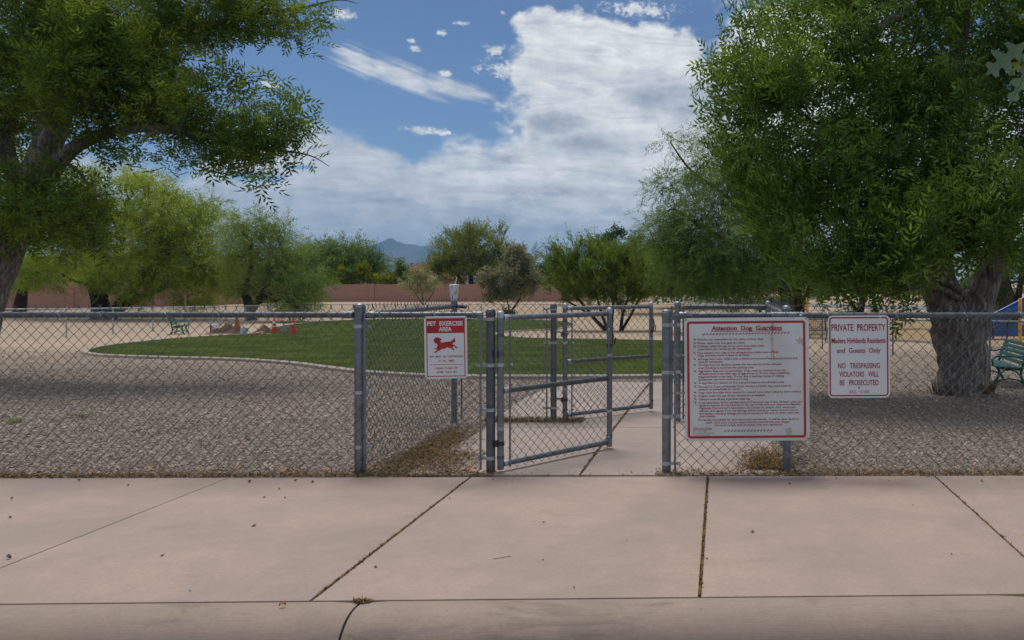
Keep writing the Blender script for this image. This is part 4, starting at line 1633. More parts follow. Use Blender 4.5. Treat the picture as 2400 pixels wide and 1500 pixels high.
# near ash on the right: forked trunk behind the fence
AR = tree('ash_tree', 'large ash tree with a thick forked trunk behind the fence on the right', 11.5,
     [[(2256, 928, .42), (2255, 908, .37), (2258, 860, .33), (2250, 800, .35), (2241, 752, .37), (2212, 700, .27), (2196, 640, .24), (2185, 560, .21), (2190, 440, .17), (2215, 300, .14), (2240, 150, .12), (2260, 0, .09)],
      [(2268, 790, .25), (2288, 725, .23), (2312, 660, .19), (2340, 570, .165), (2375, 480, .14), (2420, 330, .11), (2470, 150, .08)],
      [(2238, 90, .075, 0), (2185, 5, .065, -.2), (2095, 45, .052, -.6), (2000, 105, .042, -.8), (1906, 155, .03, -.9), (1850, 192, .014, -.9)]],
     [(1790, 165, 95, 100, -.3), (1730, 235, 55, 90, 0, .8), (1800, 320, 100, 100, .2), (1890, 170, 125, 115, -.6), (1900, 410, 135, 105, -.8), (1990, 540, 125, 95, -1.2),
      (2040, 625, 95, 55, -1.3), (2110, 670, 40, 30, -.9, .8), (2030, 290, 135, 125, .6), (2150, 130, 135, 100, -.3), (2140, 420, 140, 120, -1.0), (2275, 240, 130, 120, .8, .7),
      (2300, 420, 120, 100, -1.2, .8), (2390, 500, 100, 75, -.6), (2265, 535, 95, 60, -.9), (2420, 330, 95, 110, .6, .6), (2420, 150, 105, 100, 0, .7), (1790, 440, 85, 70, .3), (1860, 555, 80, 62, -.2),
      (1930, 640, 70, 45, .2, .7), (2340, 600, 70, 40, .9, .7), (1725, 140, 50, 50, .1, .7), (1740, 380, 50, 55, .5, .6),
      (2140, 530, 100, 75, -1.5), (2290, 480, 85, 65, -1.4), (2230, 470, 90, 80, -1.3), (2240, 350, 90, 90, -1.0), (2000, 420, 110, 100, -.9), (2040, 180, 120, 110, -.4), (2330, 150, 100, 90, .3), (2200, 260, 110, 100, -.5),
      (1900, 20, 170, 90, 0), (2150, -40, 230, 120, 0), (2420, 0, 180, 120, 0), (2560, 300, 150, 230, 0, .6)],
     'ash', 'ash_leaf', 'bark', 86, 1.18, droop=.45, clump=.27, clumps=15, limb_r=.05, twigs=8)
# bare shoots at the foot of that trunk
fr = MB()
for k in range(110):
    a_ = random.uniform(R(180), R(365))
    c0 = Vector(at(2256, 918, 11.5))
    rr = .37 + random.uniform(-.03, .05)
    p = Vector((c0.x + rr * math.cos(a_), c0.y + rr * math.sin(a_) * .9, float(tz(11.5))))
    fr.tube([p, p + Vector((.05 * math.cos(a_) + random.gauss(0, .02), .03 * math.sin(a_), random.uniform(.06, .22)))], [.009, .002], 4)
obj('basal_shoots', fr, simple('straw_shoots', (0.19, 0.115, 0.05), (0.10, 0.06, 0.03), 20, 0.9), AR)

# near ash on the left
AL = tree('ash_tree', 'large leaning ash tree at the left edge with branches reaching into the sky', 14.0,
     [[(-105, 905, .38), (-85, 850, .35), (-46, 745, .30), (-14, 650, .27), (18, 570, .25), (52, 490, .235), (88, 405, .22), (122, 300, .205), (155, 160, .18), (180, 20, .16), (200, -120, .12)],
      [(92, 430, .15), (190, 335, .10, -.3), (320, 300, .075, -.5), (460, 315, .05, -.6), (590, 345, .03, -.6), (690, 357, .016, -.6), (735, 368, .010, -.6), (772, 390, .004, -.6)],
      [(165, 120, .14), (300, 75, .10, .3), (450, 70, .075, .5), (580, 35, .05, .6), (700, 20, .025, .6), (790, 0, .012, .6), (838, 8, .004, .6)],
      [(70, 500, .13), (10, 330, .13, .5), (60, 210, .11, .6), (140, 110, .09, .8)],
      [(735, 368, .006, -.6), (752, 362, .004, -.6), (775, 352, .002, -.6)], [(640, 345, .010, -.5), (660, 230, .006, -.5), (672, 215, .002, -.5)]],
     [(60, 110, 140, 120, 0), (200, 55, 140, 100, -.4), (330, 120, 135, 95, .3), (430, 40, 140, 65, .5), (560, 25, 110, 50, .5), (665, 28, 75, 36, .6, .8), (700, 62, 34, 30, .6, .8), (735, 15, 40, 16, .6, .5),
      (130, 240, 140, 90, .4, .6), (320, 230, 140, 85, -.4), (455, 240, 100, 60, -.4, .8), (560, 275, 85, 65, -.5), (640, 250, 58, 55, -.6, .8), (645, 335, 52, 42, -.6, .8), (545, 335, 85, 46, -.5),
      (430, 335, 70, 40, -.4, .8), (290, 320, 85, 46, -.3, .6), (40, 380, 90, 70, .5, .35), (50, 485, 100, 60, -.5), (175, 525, 65, 42, -.6), (120, 455, 85, 52, -.5, .8), (225, 460, 45, 32, -.5, .7), 
      (40, 455, 85, 55, -1.0), (140, 505, 80, 45, -.9), (140, 150, 120, 100, -.9), (230, 170, 110, 90, -.5),
      (-120, 200, 150, 200, 0), (-110, 480, 100, 110, 0), (200, -80, 280, 80, 0), (480, -60, 200, 60, .4), (620, 385, 40, 22, -.6, .7), (700, 300, 25, 30, -.6, .5)],
     'ash', 'ash_leaf_b', 'bark', 80, 1.2, droop=.35, clump=.27, clumps=14, limb_r=.045, twigs=8)

# mesquites and other trees, from left to right
tree('mesquite_tree', 'broad bright green mesquite with dark branching trunk beyond the far left fence', 64.0,
     [[(236, 752, .75), (236, 720, .62), (228, 690, .5), (212, 640, .35), (200, 590, .25)], [(262, 740, .45, -.5), (300, 690, .36, -.8), (330, 650, .28, -1), (390, 600, .2, -1)],
      [(250, 745, .38), (300, 712, .3, .8), (360, 685, .22, 1.2), (430, 650, .15, 1.4)], [(240, 700, .35), (262, 640, .26), (290, 570, .18)]],
     [(265, 470, 110, 75), (190, 520, 90, 75), (350, 505, 110, 85), (430, 550, 100, 85), (250, 590, 120, 85), (500, 615, 85, 75), (400, 640, 110, 58), (345, 590, 110, 80), (140, 600, 80, 65), (320, 690, 50, 28, -2.5),
      (90, 640, 60, 38), (540, 655, 48, 42), (470, 500, 55, 42), (225, 640, 60, 45, -3), (450, 690, 60, 30), (300, 420, 70, 26), (200, 430, 50, 26), (380, 450, 60, 30)],
     'feather', 'mesq_bright', 'bark_dark', 34, 1.75, group='mesquites beyond the dog park', droop=.35, clump=.36, clumps=12, limb_r=.16, twigs=4)
tree('mesquite_tree', 'pale feathery mesquite drooping to the ground at the far corner of the fence', 60.0,
     [[(588, 752, .4), (585, 715, .33), (575, 680, .24), (590, 620, .15)], [(588, 735, .22), (620, 680, .18), (660, 640, .12)]],
     [(590, 545, 60, 50), (645, 580, 80, 65), (690, 640, 80, 55), (600, 640, 70, 60), (725, 668, 52, 38), (640, 690, 75, 30), (560, 530, 36, 32), (690, 700, 45, 28, -2), (560, 600, 50, 50), (655, 535, 42, 22), (700, 720, 38, 20, -2.5)],
     'feather', 'mesq_pale', 'bark_dark', 44, 1.6, group='mesquites beyond the dog park', droop=.35, clump=.36, clumps=12, limb_r=.12, twigs=4)
tree('dark_tree', 'dark shaded tree trunk and crown at far left behind the leaning ash', 66.0,
     [[(45, 752, .5), (50, 700, .4), (62, 640, .25)]], [(70, 610, 60, 40), (30, 640, 60, 45), (-40, 620, 80, 60), (110, 640, 40, 25)],
     'feather', 'mesq_dark', 'bark_dark', 24, 1.8, droop=.3, limb_r=.12)
tree('acacia_tree', 'rounded green acacia rising behind the block wall below the mountain', 96.0,
     [[(790, 712, .35), (795, 660, .25), (800, 610, .15)]], [(735, 600, 50, 30), (800, 592, 55, 28), (850, 606, 48, 25), (790, 635, 85, 32), (870, 632, 36, 26), (700, 625, 50, 38), (830, 575, 30, 14), (760, 620, 60, 36), (720, 640, 50, 28), (835, 625, 60, 30), (885, 615, 26, 20)],
     'feather', 'green_leaf', 'bark_dark', 24, 2.3, droop=.1, limb_r=.12)
tree('flowering_bush', 'yellow-flowering bush in front of the green acacia behind the wall', 93.0,
     [[(820, 708, .12), (822, 680, .1), (825, 650, .06)]], [(815, 645, 42, 20), (850, 628, 16, 16), (800, 660, 40, 14), (860, 650, 28, 20), (900, 655, 28, 16)],
     'round', 'yellow_leaf', 'bark_dark', 26, 1.7, droop=-.1, limb_r=.05, cat='bush')
tree('dark_bush', 'dark green conical bush behind the wall beside the tiled roof', 94.0,
     [[(940, 708, .12), (940, 680, .1), (940, 640, .05)]], [(938, 640, 20, 28), (945, 660, 26, 20), (928, 655, 20, 18)],
     'round', 'green_leaf', 'bark_dark', 34, 1.6, droop=-.2, limb_r=.05, cat='bush')
tree('palo_verde', 'tall spiky palo verde with upright olive twigs behind the block wall', 97.0,
     [[(1105, 710, .4), (1105, 670, .3), (1100, 630, .2)], [(1110, 690, .25), (1140, 640, .18), (1160, 600, .1)], [(1100, 690, .25), (1070, 640, .18), (1050, 610, .1)]],
     [(1100, 600, 70, 55), (1050, 620, 48, 45), (1150, 600, 60, 52), (1120, 560, 50, 30), (1215, 610, 34, 42), (1100, 648, 100, 24), (1080, 570, 40, 28), (1170, 565, 24, 24), (1190, 640, 50, 26), (1025, 640, 30, 26)],
     'broom', 'palo_leaf', 'bark_olive', 7.0, 2.0, droop=0, up=.75, limb_r=.12, twigs=6)
tree('oleander_bush', 'small cream-flecked bush standing in front of the block wall', 79.0,
     [[(992, 716, .06), (990, 690, .05), (985, 665, .03)], [(992, 716, .05), (975, 690, .04), (960, 670, .02)], [(992, 716, .05), (1010, 695, .04), (1020, 675, .02)]],
     [(985, 655, 36, 24), (958, 668, 24, 18), (1014, 668, 24, 20), (990, 678, 34, 14), (975, 640, 18, 12)],
     'round', 'cream_leaf', 'bark_olive', 22, 1.2, droop=-.3, limb_r=.03, cat='bush')
tree('desert_broom', 'grey-green bushy shrub with a bent stem near the middle of the back fence', 66.0,
     [[(1192, 752, .1), (1200, 728, .085), (1218, 700, .07), (1225, 670, .05)], [(1196, 745, .07), (1190, 710, .05), (1180, 680, .03)]],
     [(1195, 635, 55, 48), (1150, 655, 36, 34), (1242, 655, 32, 36), (1205, 685, 46, 24), (1215, 600, 34, 26), (1192, 735, 20, 20), (1150, 690, 26, 18)],
     'round', 'grey_leaf', 'bark_olive', 60, 1.2, droop=-.4, limb_r=.05, cat='bush')
tree('palo_verde_shrub', 'wide multi-stemmed green shrub fanning out inside the dog park behind the gates', 43.0,
     [[(1428, 782, .10), (1400, 755, .09), (1372, 720, .07), (1345, 690, .05)], [(1430, 782, .09), (1415, 750, .08), (1400, 700, .05)], [(1432, 781, .09), (1435, 740, .08), (1440, 690, .05)],
      [(1455, 776, .09), (1460, 735, .08), (1475, 690, .05)], [(1456, 776, .08), (1478, 740, .07), (1500, 695, .05)], [(1430, 781, .07), (1385, 740, .06), (1320, 700, .04)]],
     [(1400, 650, 85, 50), (1340, 650, 60, 46), (1460, 640, 75, 55), (1330, 612, 34, 34, 0, .7), (1370, 600, 30, 34, 0, .7), (1392, 605, 22, 30, 0, .7), (1510, 665, 40, 32), (1430, 690, 90, 26), (1335, 690, 45, 24, 0, .7), (1310, 640, 30, 36, 0, .6), (1440, 600, 40, 34)],
     'broom', 'shrub_leaf', 'bark_dark', 34, 1.05, droop=0, up=.75, limb_r=.04, twigs=9, cat='shrub')
tree('cottonwood_tree', 'dark lobed tree with two tufted tops behind the green shrub', 92.0,
     [[(1440, 712, .4), (1440, 660, .3), (1432, 590, .15)], [(1480, 712, .35), (1495, 650, .25), (1490, 590, .12)]],
     [(1425, 562, 26, 22), (1450, 545, 16, 14), (1405, 580, 22, 22), (1432, 605, 34, 36), (1490, 572, 18, 24), (1505, 610, 36, 36), (1475, 600, 22, 22), (1460, 650, 60, 34), (1530, 600, 24, 34)],
     'round', 'dull_leaf', 'bark_dark', 30, 1.7, droop=-.1, limb_r=.12)
tree('mesquite_tree', 'tall airy mesquite with drooping sprays left of the big right-hand ash', 40.0,
     [[(1842, 765, .38), (1845, 715, .33), (1838, 680, .28), (1800, 600, .22), (1760, 500, .16), (1720, 400, .1)], [(1830, 660, .2), (1750, 600, .15), (1660, 540, .1), (1580, 490, .06)],
      [(1770, 520, .12), (1690, 450, .09), (1620, 400, .06), (1572, 335, .03)], [(1800, 600, .16), (1850, 520, .12), (1870, 430, .08)]],
     [(1700, 325, 70, 42, 0, .7), (1645, 385, 75, 60, 0, .8), (1580, 445, 65, 50, 0, .75), (1710, 440, 100, 70), (1555, 500, 55, 34, 0, .7), (1640, 535, 100, 62), (1740, 560, 95, 72), (1615, 615, 90, 52), (1720, 640, 95, 55), (1650, 675, 80, 34), (1785, 668, 55, 42),
      (1572, 330, 22, 26, 0, .55), (1690, 600, 110, 60), (1760, 690, 70, 28), (1640, 610, 80, 50), (1770, 430, 70, 80), (1810, 500, 80, 95), (1530, 530, 40, 26, 0, .6), (1580, 580, 60, 46), (1560, 640, 40, 30, 0, .8), (1850, 600, 60, 60), (1690, 290, 26, 22, 0, .5), (1600, 530, 46, 40)],
     'fine', 'mesq_dark', 'bark_olive', 74, 1.8, group='mesquites beyond the dog park', droop=.45, clump=.36, clumps=13, limb_r=.05, twigs=6)
tree('mesquite_tree', 'dark-trunked mesquite beside the left yellow playground post', 45.0,
     [[(1872, 772, .36), (1872, 730, .33), (1868, 690, .3), (1862, 655, .22)], [(1878, 712, .2), (1892, 690, .16), (1905, 655, .1)]],
     [(1880, 635, 60, 42), (1835, 640, 46, 36), (1930, 636, 50, 40), (1900, 600, 60, 36)],
     'fine', 'mesq_dark', 'bark_dark', 60, 1.6, group='mesquites beyond the dog park', droop=.4, limb_r=.09)
tree('mesquite_tree', 'leaning mesquite with a thin slanted limb between the yellow post and the waste station', 46.0,
     [[(2018, 775, .26), (2016, 735, .22), (2022, 705, .18), (2030, 670, .12)], [(2010, 735, .14), (1995, 708, .11), (1972, 682, .09), (1955, 668, .05)]],
     [(2030, 640, 70, 36), (2095, 645, 60, 42), (1975, 645, 46, 32), (2050, 600, 70, 34), (2140, 660, 40, 36)],
     'fine', 'mesq_dark', 'bark_dark', 60, 1.6, group='mesquites beyond the dog park', droop=.4, limb_r=.08)
tree('dark_tree', 'thick olive-trunked tree at right beyond the playground fence', 46.0,
     [[(2354, 770, .62), (2354, 735, .58), (2352, 690, .54), (2345, 640, .35)]],
     [(2350, 640, 60, 38), (2400, 620, 60, 48), (2338, 690, 26, 24), (2430, 660, 40, 40), (2470, 600, 70, 60)],
     'round', 'dull_leaf', 'bark_olive', 32, 1.15, droop=.2, limb_r=.09)
tree('dark_tree', 'slim dark twin-stemmed tree behind the right yellow playground post', 48.0,
     [[(2384, 768, .25), (2384, 720, .22), (2389, 680, .18), (2396, 640, .15)], [(2383, 735, .18), (2372, 690, .14), (2352, 640, .1)]],
     [(2390, 625, 50, 40), (2350, 630, 40, 30), (2440, 640, 50, 40)], 'round', 'dull_leaf', 'bark_dark', 34, 1.2, droop=.2, limb_r=.07)
# grove on the far side of the road: one label each, told apart by where they stand
grove = [(1843, 702, 104, 'squat far tree behind the green shelter roof'), (1908, 699, 122, 'pale-trunked far tree just right of the left yellow post'), (1938, 705, 100, 'far tree with shrubby base across the road, between the yellow post and slanted limb'),
         (1958, 698, 128, 'most distant tree behind the slanted limb'), (2126, 706, 98, 'far tree across the road just left of the ash trunk'), (2075, 698, 125, 'distant tree right of the pet waste station')]
for (px, py, Yg, lb) in grove:
    s = FOC / Yg
    tree('park_tree', lb, Yg, [[(px, py, .42), (px, py - 12, .36), (px + 2, py - 30, .25)]],
         [(px, py - 48, 3.2 * s * .9, 1.3 * s), (px - 30, py - 42, 2.2 * s * .7, 1.1 * s), (px + 30, py - 42, 2.2 * s * .7, 1.1 * s), (px, py - 75, 2.6 * s, 1.4 * s)],
         'round', 'green_leaf', 'bark_olive', 11, 2.4, group='trees in the grove across the road', droop=.1, limb_r=.12, twigs=1)
for (px, pt_, pb, r_, lb) in ((1553, 686, 709, 11, 'thin-stemmed young tree nearest the shrub across the road'), (1574, 684, 709, 12, 'middle of three staked young trees beside the road'), (1590, 688, 708, 13, 'rightmost of three staked young trees beside the road')):
    tree('young_tree', lb, 88.0, [[(px, pb + 3, .06), (px, pb - 8, .05), (px, pt_, .03)]], [(px, pt_, r_ * 1.5, 12), (px + 8, pt_ - 14, r_ * 1.3, 12)],
         'round', 'shrub_leaf', 'bark_dark', 13, 1.3, group='young trees planted by the road', droop=0, limb_r=.03, twigs=1)
far = [(1300, 652, 130, 'green_leaf', 'far green tree left of the fan-shaped shrub'), (1350, 660, 150, 'shrub_leaf', 'low far tree behind the fan-shaped shrub'), (1520, 668, 118, 'shrub_leaf', 'far tree between the shrub and the airy mesquite'),
       (1590, 660, 140, 'green_leaf', 'far tree under the airy mesquite'), (1680, 664, 150, 'green_leaf', 'far tree low behind the mesquite sprays'), (1760, 664, 150, 'dull_leaf', 'far tree behind the green shelter'), (1255, 655, 125, 'dull_leaf', 'far tree behind the grey-green bush'),
       (2010, 660, 150, 'dull_leaf', 'farthest dark tree behind the waste station'), (2180, 662, 140, 'green_leaf', 'far tree hidden behind the forked ash trunk'), (2300, 660, 140, 'dull_leaf', 'far tree right of the forked ash trunk'),
       (700, 632, 118, 'mesq_pale', 'far pale tree filling the gap right of the pale mesquite'), (560, 640, 110, 'green_leaf', 'far tree between the two left mesquites'), (1000, 652, 118, 'green_leaf', 'far tree beside the tiled roof'),
       (1570, 640, 70, 'mesq_dark', 'middle-distance green tree left under the airy mesquite'), (1640, 655, 78, 'shrub_leaf', 'middle-distance tree low under the airy mesquite'), (1740, 650, 90, 'mesq_dark', 'middle-distance tree right under the airy mesquite'),
       (480, 650, 120, 'dull_leaf', 'far tree behind the bright mesquite'), (640, 645, 120, 'green_leaf', 'far tree behind the pale mesquite')]
for (px, py, Yg, lm, lb) in far:
    s = FOC / Yg
    tree('background_tree', lb, Yg, [[(px, 694, .3), (px, 680, .25), (px, py, .15)]], [(px, py, 3.4 * s, 1.7 * s), (px - 2.4 * s, py + 8, 2.4 * s, 1.4 * s), (px + 2.4 * s, py + 8, 2.4 * s, 1.4 * s), (px + .6 * s, py - 1.4 * s, 2.2 * s, 1.2 * s)],
         'round', lm, 'bark_dark', 11, 2.7, group='trees in the far background', droop=0, limb_r=.12, twigs=1)

# oak leaves hanging close to the camera at the top right
OY = 2.0
oak = thing('oak_branch', 'pale lobed oak leaves hanging close by at the top right corner', 'branch', at(2460, 60, OY))
obj('twig', MB().tube([at(2520, 20, OY), at(2460, 70, OY), at(2420, 110, OY), at(2392, 165, OY)], [.004, .003, .0025, .0015], 6), M['twig'], oak)
half = [(0, .02), (.10, .05), (.22, .10), (.26, .26), (.33, .30), (.36, .10), (.44, .09), (.50, .30), (.60, .33), (.62, .10), (.70, .08), (.76, .20), (.84, .18), (.86, .05), (1.0, 0)]


def oak_leaf(base_px, tip_px, m, fat=1.0, dy=0.0, curl=.0):
    a_, b_ = Vector(at(*base_px, OY)), Vector(at(*tip_px, OY + dy))
    d = b_ - a_
    L_ = d.length
    d.normalize()
    w_ = d.cross(Vector((0, 1, 0))).normalized()
    n_ = w_.cross(d)
    V, F = [], []
    for (t, w) in half:
        c = a_ + d * L_ * t + n_ * L_ * curl * math.sin(t * 3.1)
        V += [c, c + w_ * L_ * w * fat + n_ * L_ * .10 * w, c - w_ * L_ * w * fat + n_ * L_ * .10 * w]
    for i in range(len(half) - 1):
        o = i * 3
        F += [(o, o + 3, o + 4, o + 1), (o, o + 2, o + 5, o + 3)]
    leaf = obj('leaf', MB().add(V, F), M[m], oak, smooth=0)
    obj('midrib', MB().tube([a_ - n_ * .001 + d * L_ * t - Vector((0, .0012, 0)) + n_ * L_ * curl * math.sin(t * 3.1) for t in (0, .33, .66, .97)], [.0012, .001, .0007, .0003], 5), M['oak_young'], leaf)


oak_leaf((2415, 92), (2308, 178), 'oak_leaf', .62, -.06, .05)
oak_leaf((2425, 130), (2362, 252), 'oak_leaf', .55, .05, -.04)
oak_leaf((2412, 112), (2366, 182), 'oak_young', .38, -.03, .08)
oak_leaf((2440, 80), (2470, 210), 'oak_leaf', .6, .03, .03)
oak_leaf((2450, 60), (2380, 30), 'oak_leaf', .5, .06, .03)

# weed tufts on the gravel
for (px, py, r_, lb) in ((188, 980, .085, 'small green weed growing in the gravel behind the left fence'), (38, 992, .05, 'tiny green weed in the gravel at the left edge')):
    x, y, z = gnd(px, py)
    nb = 60
    P = np.stack([x + rng.normal(0, r_, nb), y + rng.normal(0, r_ * .6, nb), np.full(nb, z + .01)], 1)
    V, F = flakes(P + np.array([0, 0, .02]), rng.uniform(.02, .04, nb), rng.uniform(.004, .009, nb))
    tag(link('weed', big_mesh('weed', V, F), M['grass']), lb, 'weed')

# ------------------------------------------------------------------ far fences
def far_fence(label, pts, hgt, m, wm, W, r, rr=.024, spacing=None):
    f = thing('chain_link_fence', label, 'fence', (*pts[0][:2], float(tz(pts[0][1]))))
    sets = []
    for i in range(len(pts)):
        x, y = pts[i]
        post(f, x, y, float(tz(y)) + hgt + .04, rr, m=m)
    for i in range(len(pts) - 1):
        (xa, ya), (xb, yb) = pts[i], pts[i + 1]
        n = 6
        obj('top_rail', MB().tube([(xa + (xb - xa) * k / n, ya + (yb - ya) * k / n, float(tz(ya + (yb - ya) * k / n)) + hgt) for k in range(n + 1)], rr * .85, 8), M[m], f)
        d = Vector((xb - xa, yb - ya)).normalized()
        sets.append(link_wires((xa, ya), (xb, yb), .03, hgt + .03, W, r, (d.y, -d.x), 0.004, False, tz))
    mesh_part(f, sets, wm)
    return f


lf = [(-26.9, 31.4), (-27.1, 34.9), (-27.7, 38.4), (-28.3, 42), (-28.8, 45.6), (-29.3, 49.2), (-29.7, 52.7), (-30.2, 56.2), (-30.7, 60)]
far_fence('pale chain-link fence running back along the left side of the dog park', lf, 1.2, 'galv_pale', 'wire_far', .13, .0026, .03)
bf = [(-30.7, 60.0), (-26.5, 60.9), (-22, 61.3), (-17.5, 61.6), (-13, 61.8), (-8.5, 62), (-4, 62.2), (-.5, 62.4)]
far_fence('thin chain-link fence crossing the back of the dog park', bf, 1.2, 'galv', 'wire', .16, .0022, .022)
rf = [(6.6, 12.6), (5.42, 17), (4.36, 21.4), (3.05, 25.4), (1.6, 29.4), (0.0, 33.4)]
far_fence('low chain-link fence between the dog park and the playground', rf, .9, 'galv', 'wire', .10, .0018, .022)

# ------------------------------------------------------------------ wall, houses
def block_wall(pts, label):
    w = thing('block_wall', label, 'wall', (pts[0][0], pts[0][1], float(tz(pts[0][1]))))
    for i in range(len(pts) - 1):
        (xa, ya, za), (xb, yb, zb) = pts[i], pts[i + 1]
        a_, b_ = Vector((xa, ya, 0)), Vector((xb, yb, 0))
        d = (b_ - a_)
        ln = d.length
        ang = math.atan2(d.y, d.x)
        rot = Matrix.Rotation(ang, 3, 'Z')
        c = (a_ + b_) / 2
        zt_ = za
        obj('wall_panel', MB().box((c.x, c.y, (zt_ - 1.4) / 2), (ln - .3, .18, zt_ + 1.4), rot), M['wall'], w, smooth=0)
        obj('wall_cap', MB().box((c.x, c.y, zt_ + .03), (ln - .3, .22, .06), rot), M['wall_cap'], w, smooth=0)
        obj('pilaster', MB().box((xa, ya, (zt_ - 1.34) / 2), (.55, .42, zt_ + 1.40), rot), M['wall'], w, smooth=0)
    return w


wp = []
for (px, Yw, z) in ((-380, 70, .95), (-180, 72, .97), (20, 74, 1.0), (165, 76, 1.02), (310, 78, 1.05), (450, 80.5, 1.08), (580, 84, 1.15), (690, 88.5, 1.30), (872, 89.0, 1.31), (1052, 89.4, 1.32), (1235, 89.7, 1.26), (1400, 90, 1.0)):
    wp.append(((px - PX) / FOC * Yw, Yw, z))
block_wall(wp, 'long rose-brown block wall with pilasters behind the dog park')
wp = [((1820 - PX) / FOC * 150, 150, .6), ((1960 - PX) / FOC * 152, 152, .6), ((2120 - PX) / FOC * 154, 154, .6), ((2280 - PX) / FOC * 156, 156, .6), ((2460 - PX) / FOC * 158, 158, .6)]
block_wall(wp, 'distant block wall seen under the grove beyond the road')


def window(parent, c, w_, h_):
    f = MB()
    x, y, z = c
    for (dx, dz_, sx, sz) in ((0, h_ / 2, w_ + .3, .16), (0, -h_ / 2, w_ + .3, .16), (-w_ / 2, 0, .16, h_ - .16), (w_ / 2, 0, .16, h_ - .16)):
        f.box((x + dx, y - .05, z + dz_), (sx, .12, sz))
    wn = obj('window', f, M['trim'], parent, smooth=0)
    obj('pane', MB().box((x, y - .02, z), (w_ - .16, .04, h_ - .16)), M['pane'], wn, smooth=0)


def house(label, X, Yh, w_, dp, hw, hr, wins, ov=.5):
    z0_ = float(tz(Yh))
    h = thing('house', label, 'house', (X, Yh, z0_))
    obj('walls', MB().box((X, Yh + dp / 2, z0_ + hw / 2), (w_, dp, hw)), M['stucco'], h, smooth=0)
    x0, x1, y0, y1 = X - w_ / 2 - ov, X + w_ / 2 + ov, Yh - ov, Yh + dp + ov
    ze, zr_ = z0_ + hw, z0_ + hw + hr
    ym = (y0 + y1) / 2
    xi = (y1 - y0) / 2 * .8
    mb = MB()
    mb.add([(x0, y0, ze), (x1, y0, ze), (x1, y1, ze), (x0, y1, ze), (x0 + xi, ym, zr_), (x1 - xi, ym, zr_), (x0, y0, ze - .2), (x1, y0, ze - .2), (x1, y1, ze - .2), (x0, y1, ze - .2)],
           [(0, 1, 5, 4), (1, 2, 5), (2, 3, 4, 5), (3, 0, 4), (6, 7, 1, 0), (7, 8, 2, 1), (8, 9, 3, 2), (9, 6, 0, 3), (9, 8, 7, 6)])
    rf_ = obj('roof', mb, M['tile'], h, smooth=0)
    # barrel tiles on the front slope
    tl = MB()
    a_, b_ = Vector((x0, y0, ze)), Vector((x0, ym, zr_))
    nrow = int((b_ - a_).length / .40)
    ncol = int((x1 - x0) / .36)
    for i in range(nrow):
        t0, t1 = i / nrow, (i + 1.15) / nrow
        p0, p1 = a_.lerp(b_, t0), a_.lerp(b_, min(t1, 1))
        ins0 = xi * t0
        for j in range(ncol):
            x = x0 + (j + .5) * (x1 - x0) / ncol
            if x < x0 + ins0 + .1 or x > x1 - ins0 - .1: continue
            V = []
            for (p, lift) in ((p0, .07), (p1, .02)):
                for (du, dz_) in ((-.15, 0), (-.08, .07), (.08, .07), (.15, 0)):
                    V.append((x + du, p.y, p.z + dz_ + lift))
            tl.add(V, [(0, 1, 5, 4), (1, 2, 6, 5), (2, 3, 7, 6), (0, 3, 2, 1)])
    obj('roof_tiles', tl, M['tile'], rf_, smooth=0, kind='stuff')
    for c in wins: window(h, *c)
    return h


hs = house('house with red tiled roof just left of the palo verde behind the wall', (965 - PX) / FOC * 106, 106, 8.2, 9, 2.6, 1.75, [(((925 - PX) / FOC * 106, 106, 1.0), 1.2, 1.1), (((1000 - PX) / FOC * 106, 106, 1.0), 1.2, 1.1)])
vt = Vector(at(965, 624, 111))
obj('roof_vent', MB().lathe([(.12, -.9), (.12, .3), (.2, .32), (.2, .42), (.05, .5)], vt, 10), M['tile'], hs)
house('tan stucco house with a cream-framed window glimpsed at far left above the wall', (90 - PX) / FOC * 92, 92, 13, 10, 3.4, 1.6,
      [(((78 - PX) / FOC * 92, 92, 1.45), 1.7, 1.5)])

# ------------------------------------------------------------------ far road, footpaths and playground surface
def strip(px_pts, width, lift, name, m):
    P = [gnd(*p)[:2] for p in px_pts]
    Q = []
    for i in range(len(P) - 1):
        for k in range(6):
            t = k / 6
            Q.append((P[i][0] + (P[i + 1][0] - P[i][0]) * t, P[i][1] + (P[i + 1][1] - P[i][1]) * t))
    Q.append(P[-1])
    V, F = sweep_closed(Q, [(-width / 2, lift), (0, lift + .02), (width / 2, lift)], False)
    return obj(name, MB().add(V, F), m, kind='structure')


strip([(1560, 699), (1620, 703), (1700, 708), (1800, 713), (1950, 717), (2150, 721), (2450, 727)], 5.0, .03, 'park_road', M['far_asphalt'])
strip([(1590, 710), (1700, 719), (1830, 724), (2000, 728), (2200, 732), (2450, 738)], 1.8, .02, 'footpath', M['path'])
strip([(1640, 698.5), (1750, 704), (1900, 709), (2100, 712), (2400, 718)], 1.6, .02, 'far_footpath', M['path'])

pg = smooth_closed([gnd(*p)[:2] for p in ((1850, 792), (1950, 797), (2090, 800), (2200, 806), (2300, 815), (2460, 830), (2520, 790), (2500, 762), (2200, 752), (1980, 748), (1860, 752))], 1)
obj('playground_surface', sheet(pg, 1.5, .015), M['chips'], kind='structure')
V, F = sweep_closed(pg, [(-.07, -.02), (-.06, .09), (.06, .09), (.07, -.02)])
obj('playground_edging', MB().add(V, F), M['mow'], kind='structure', smooth=40)

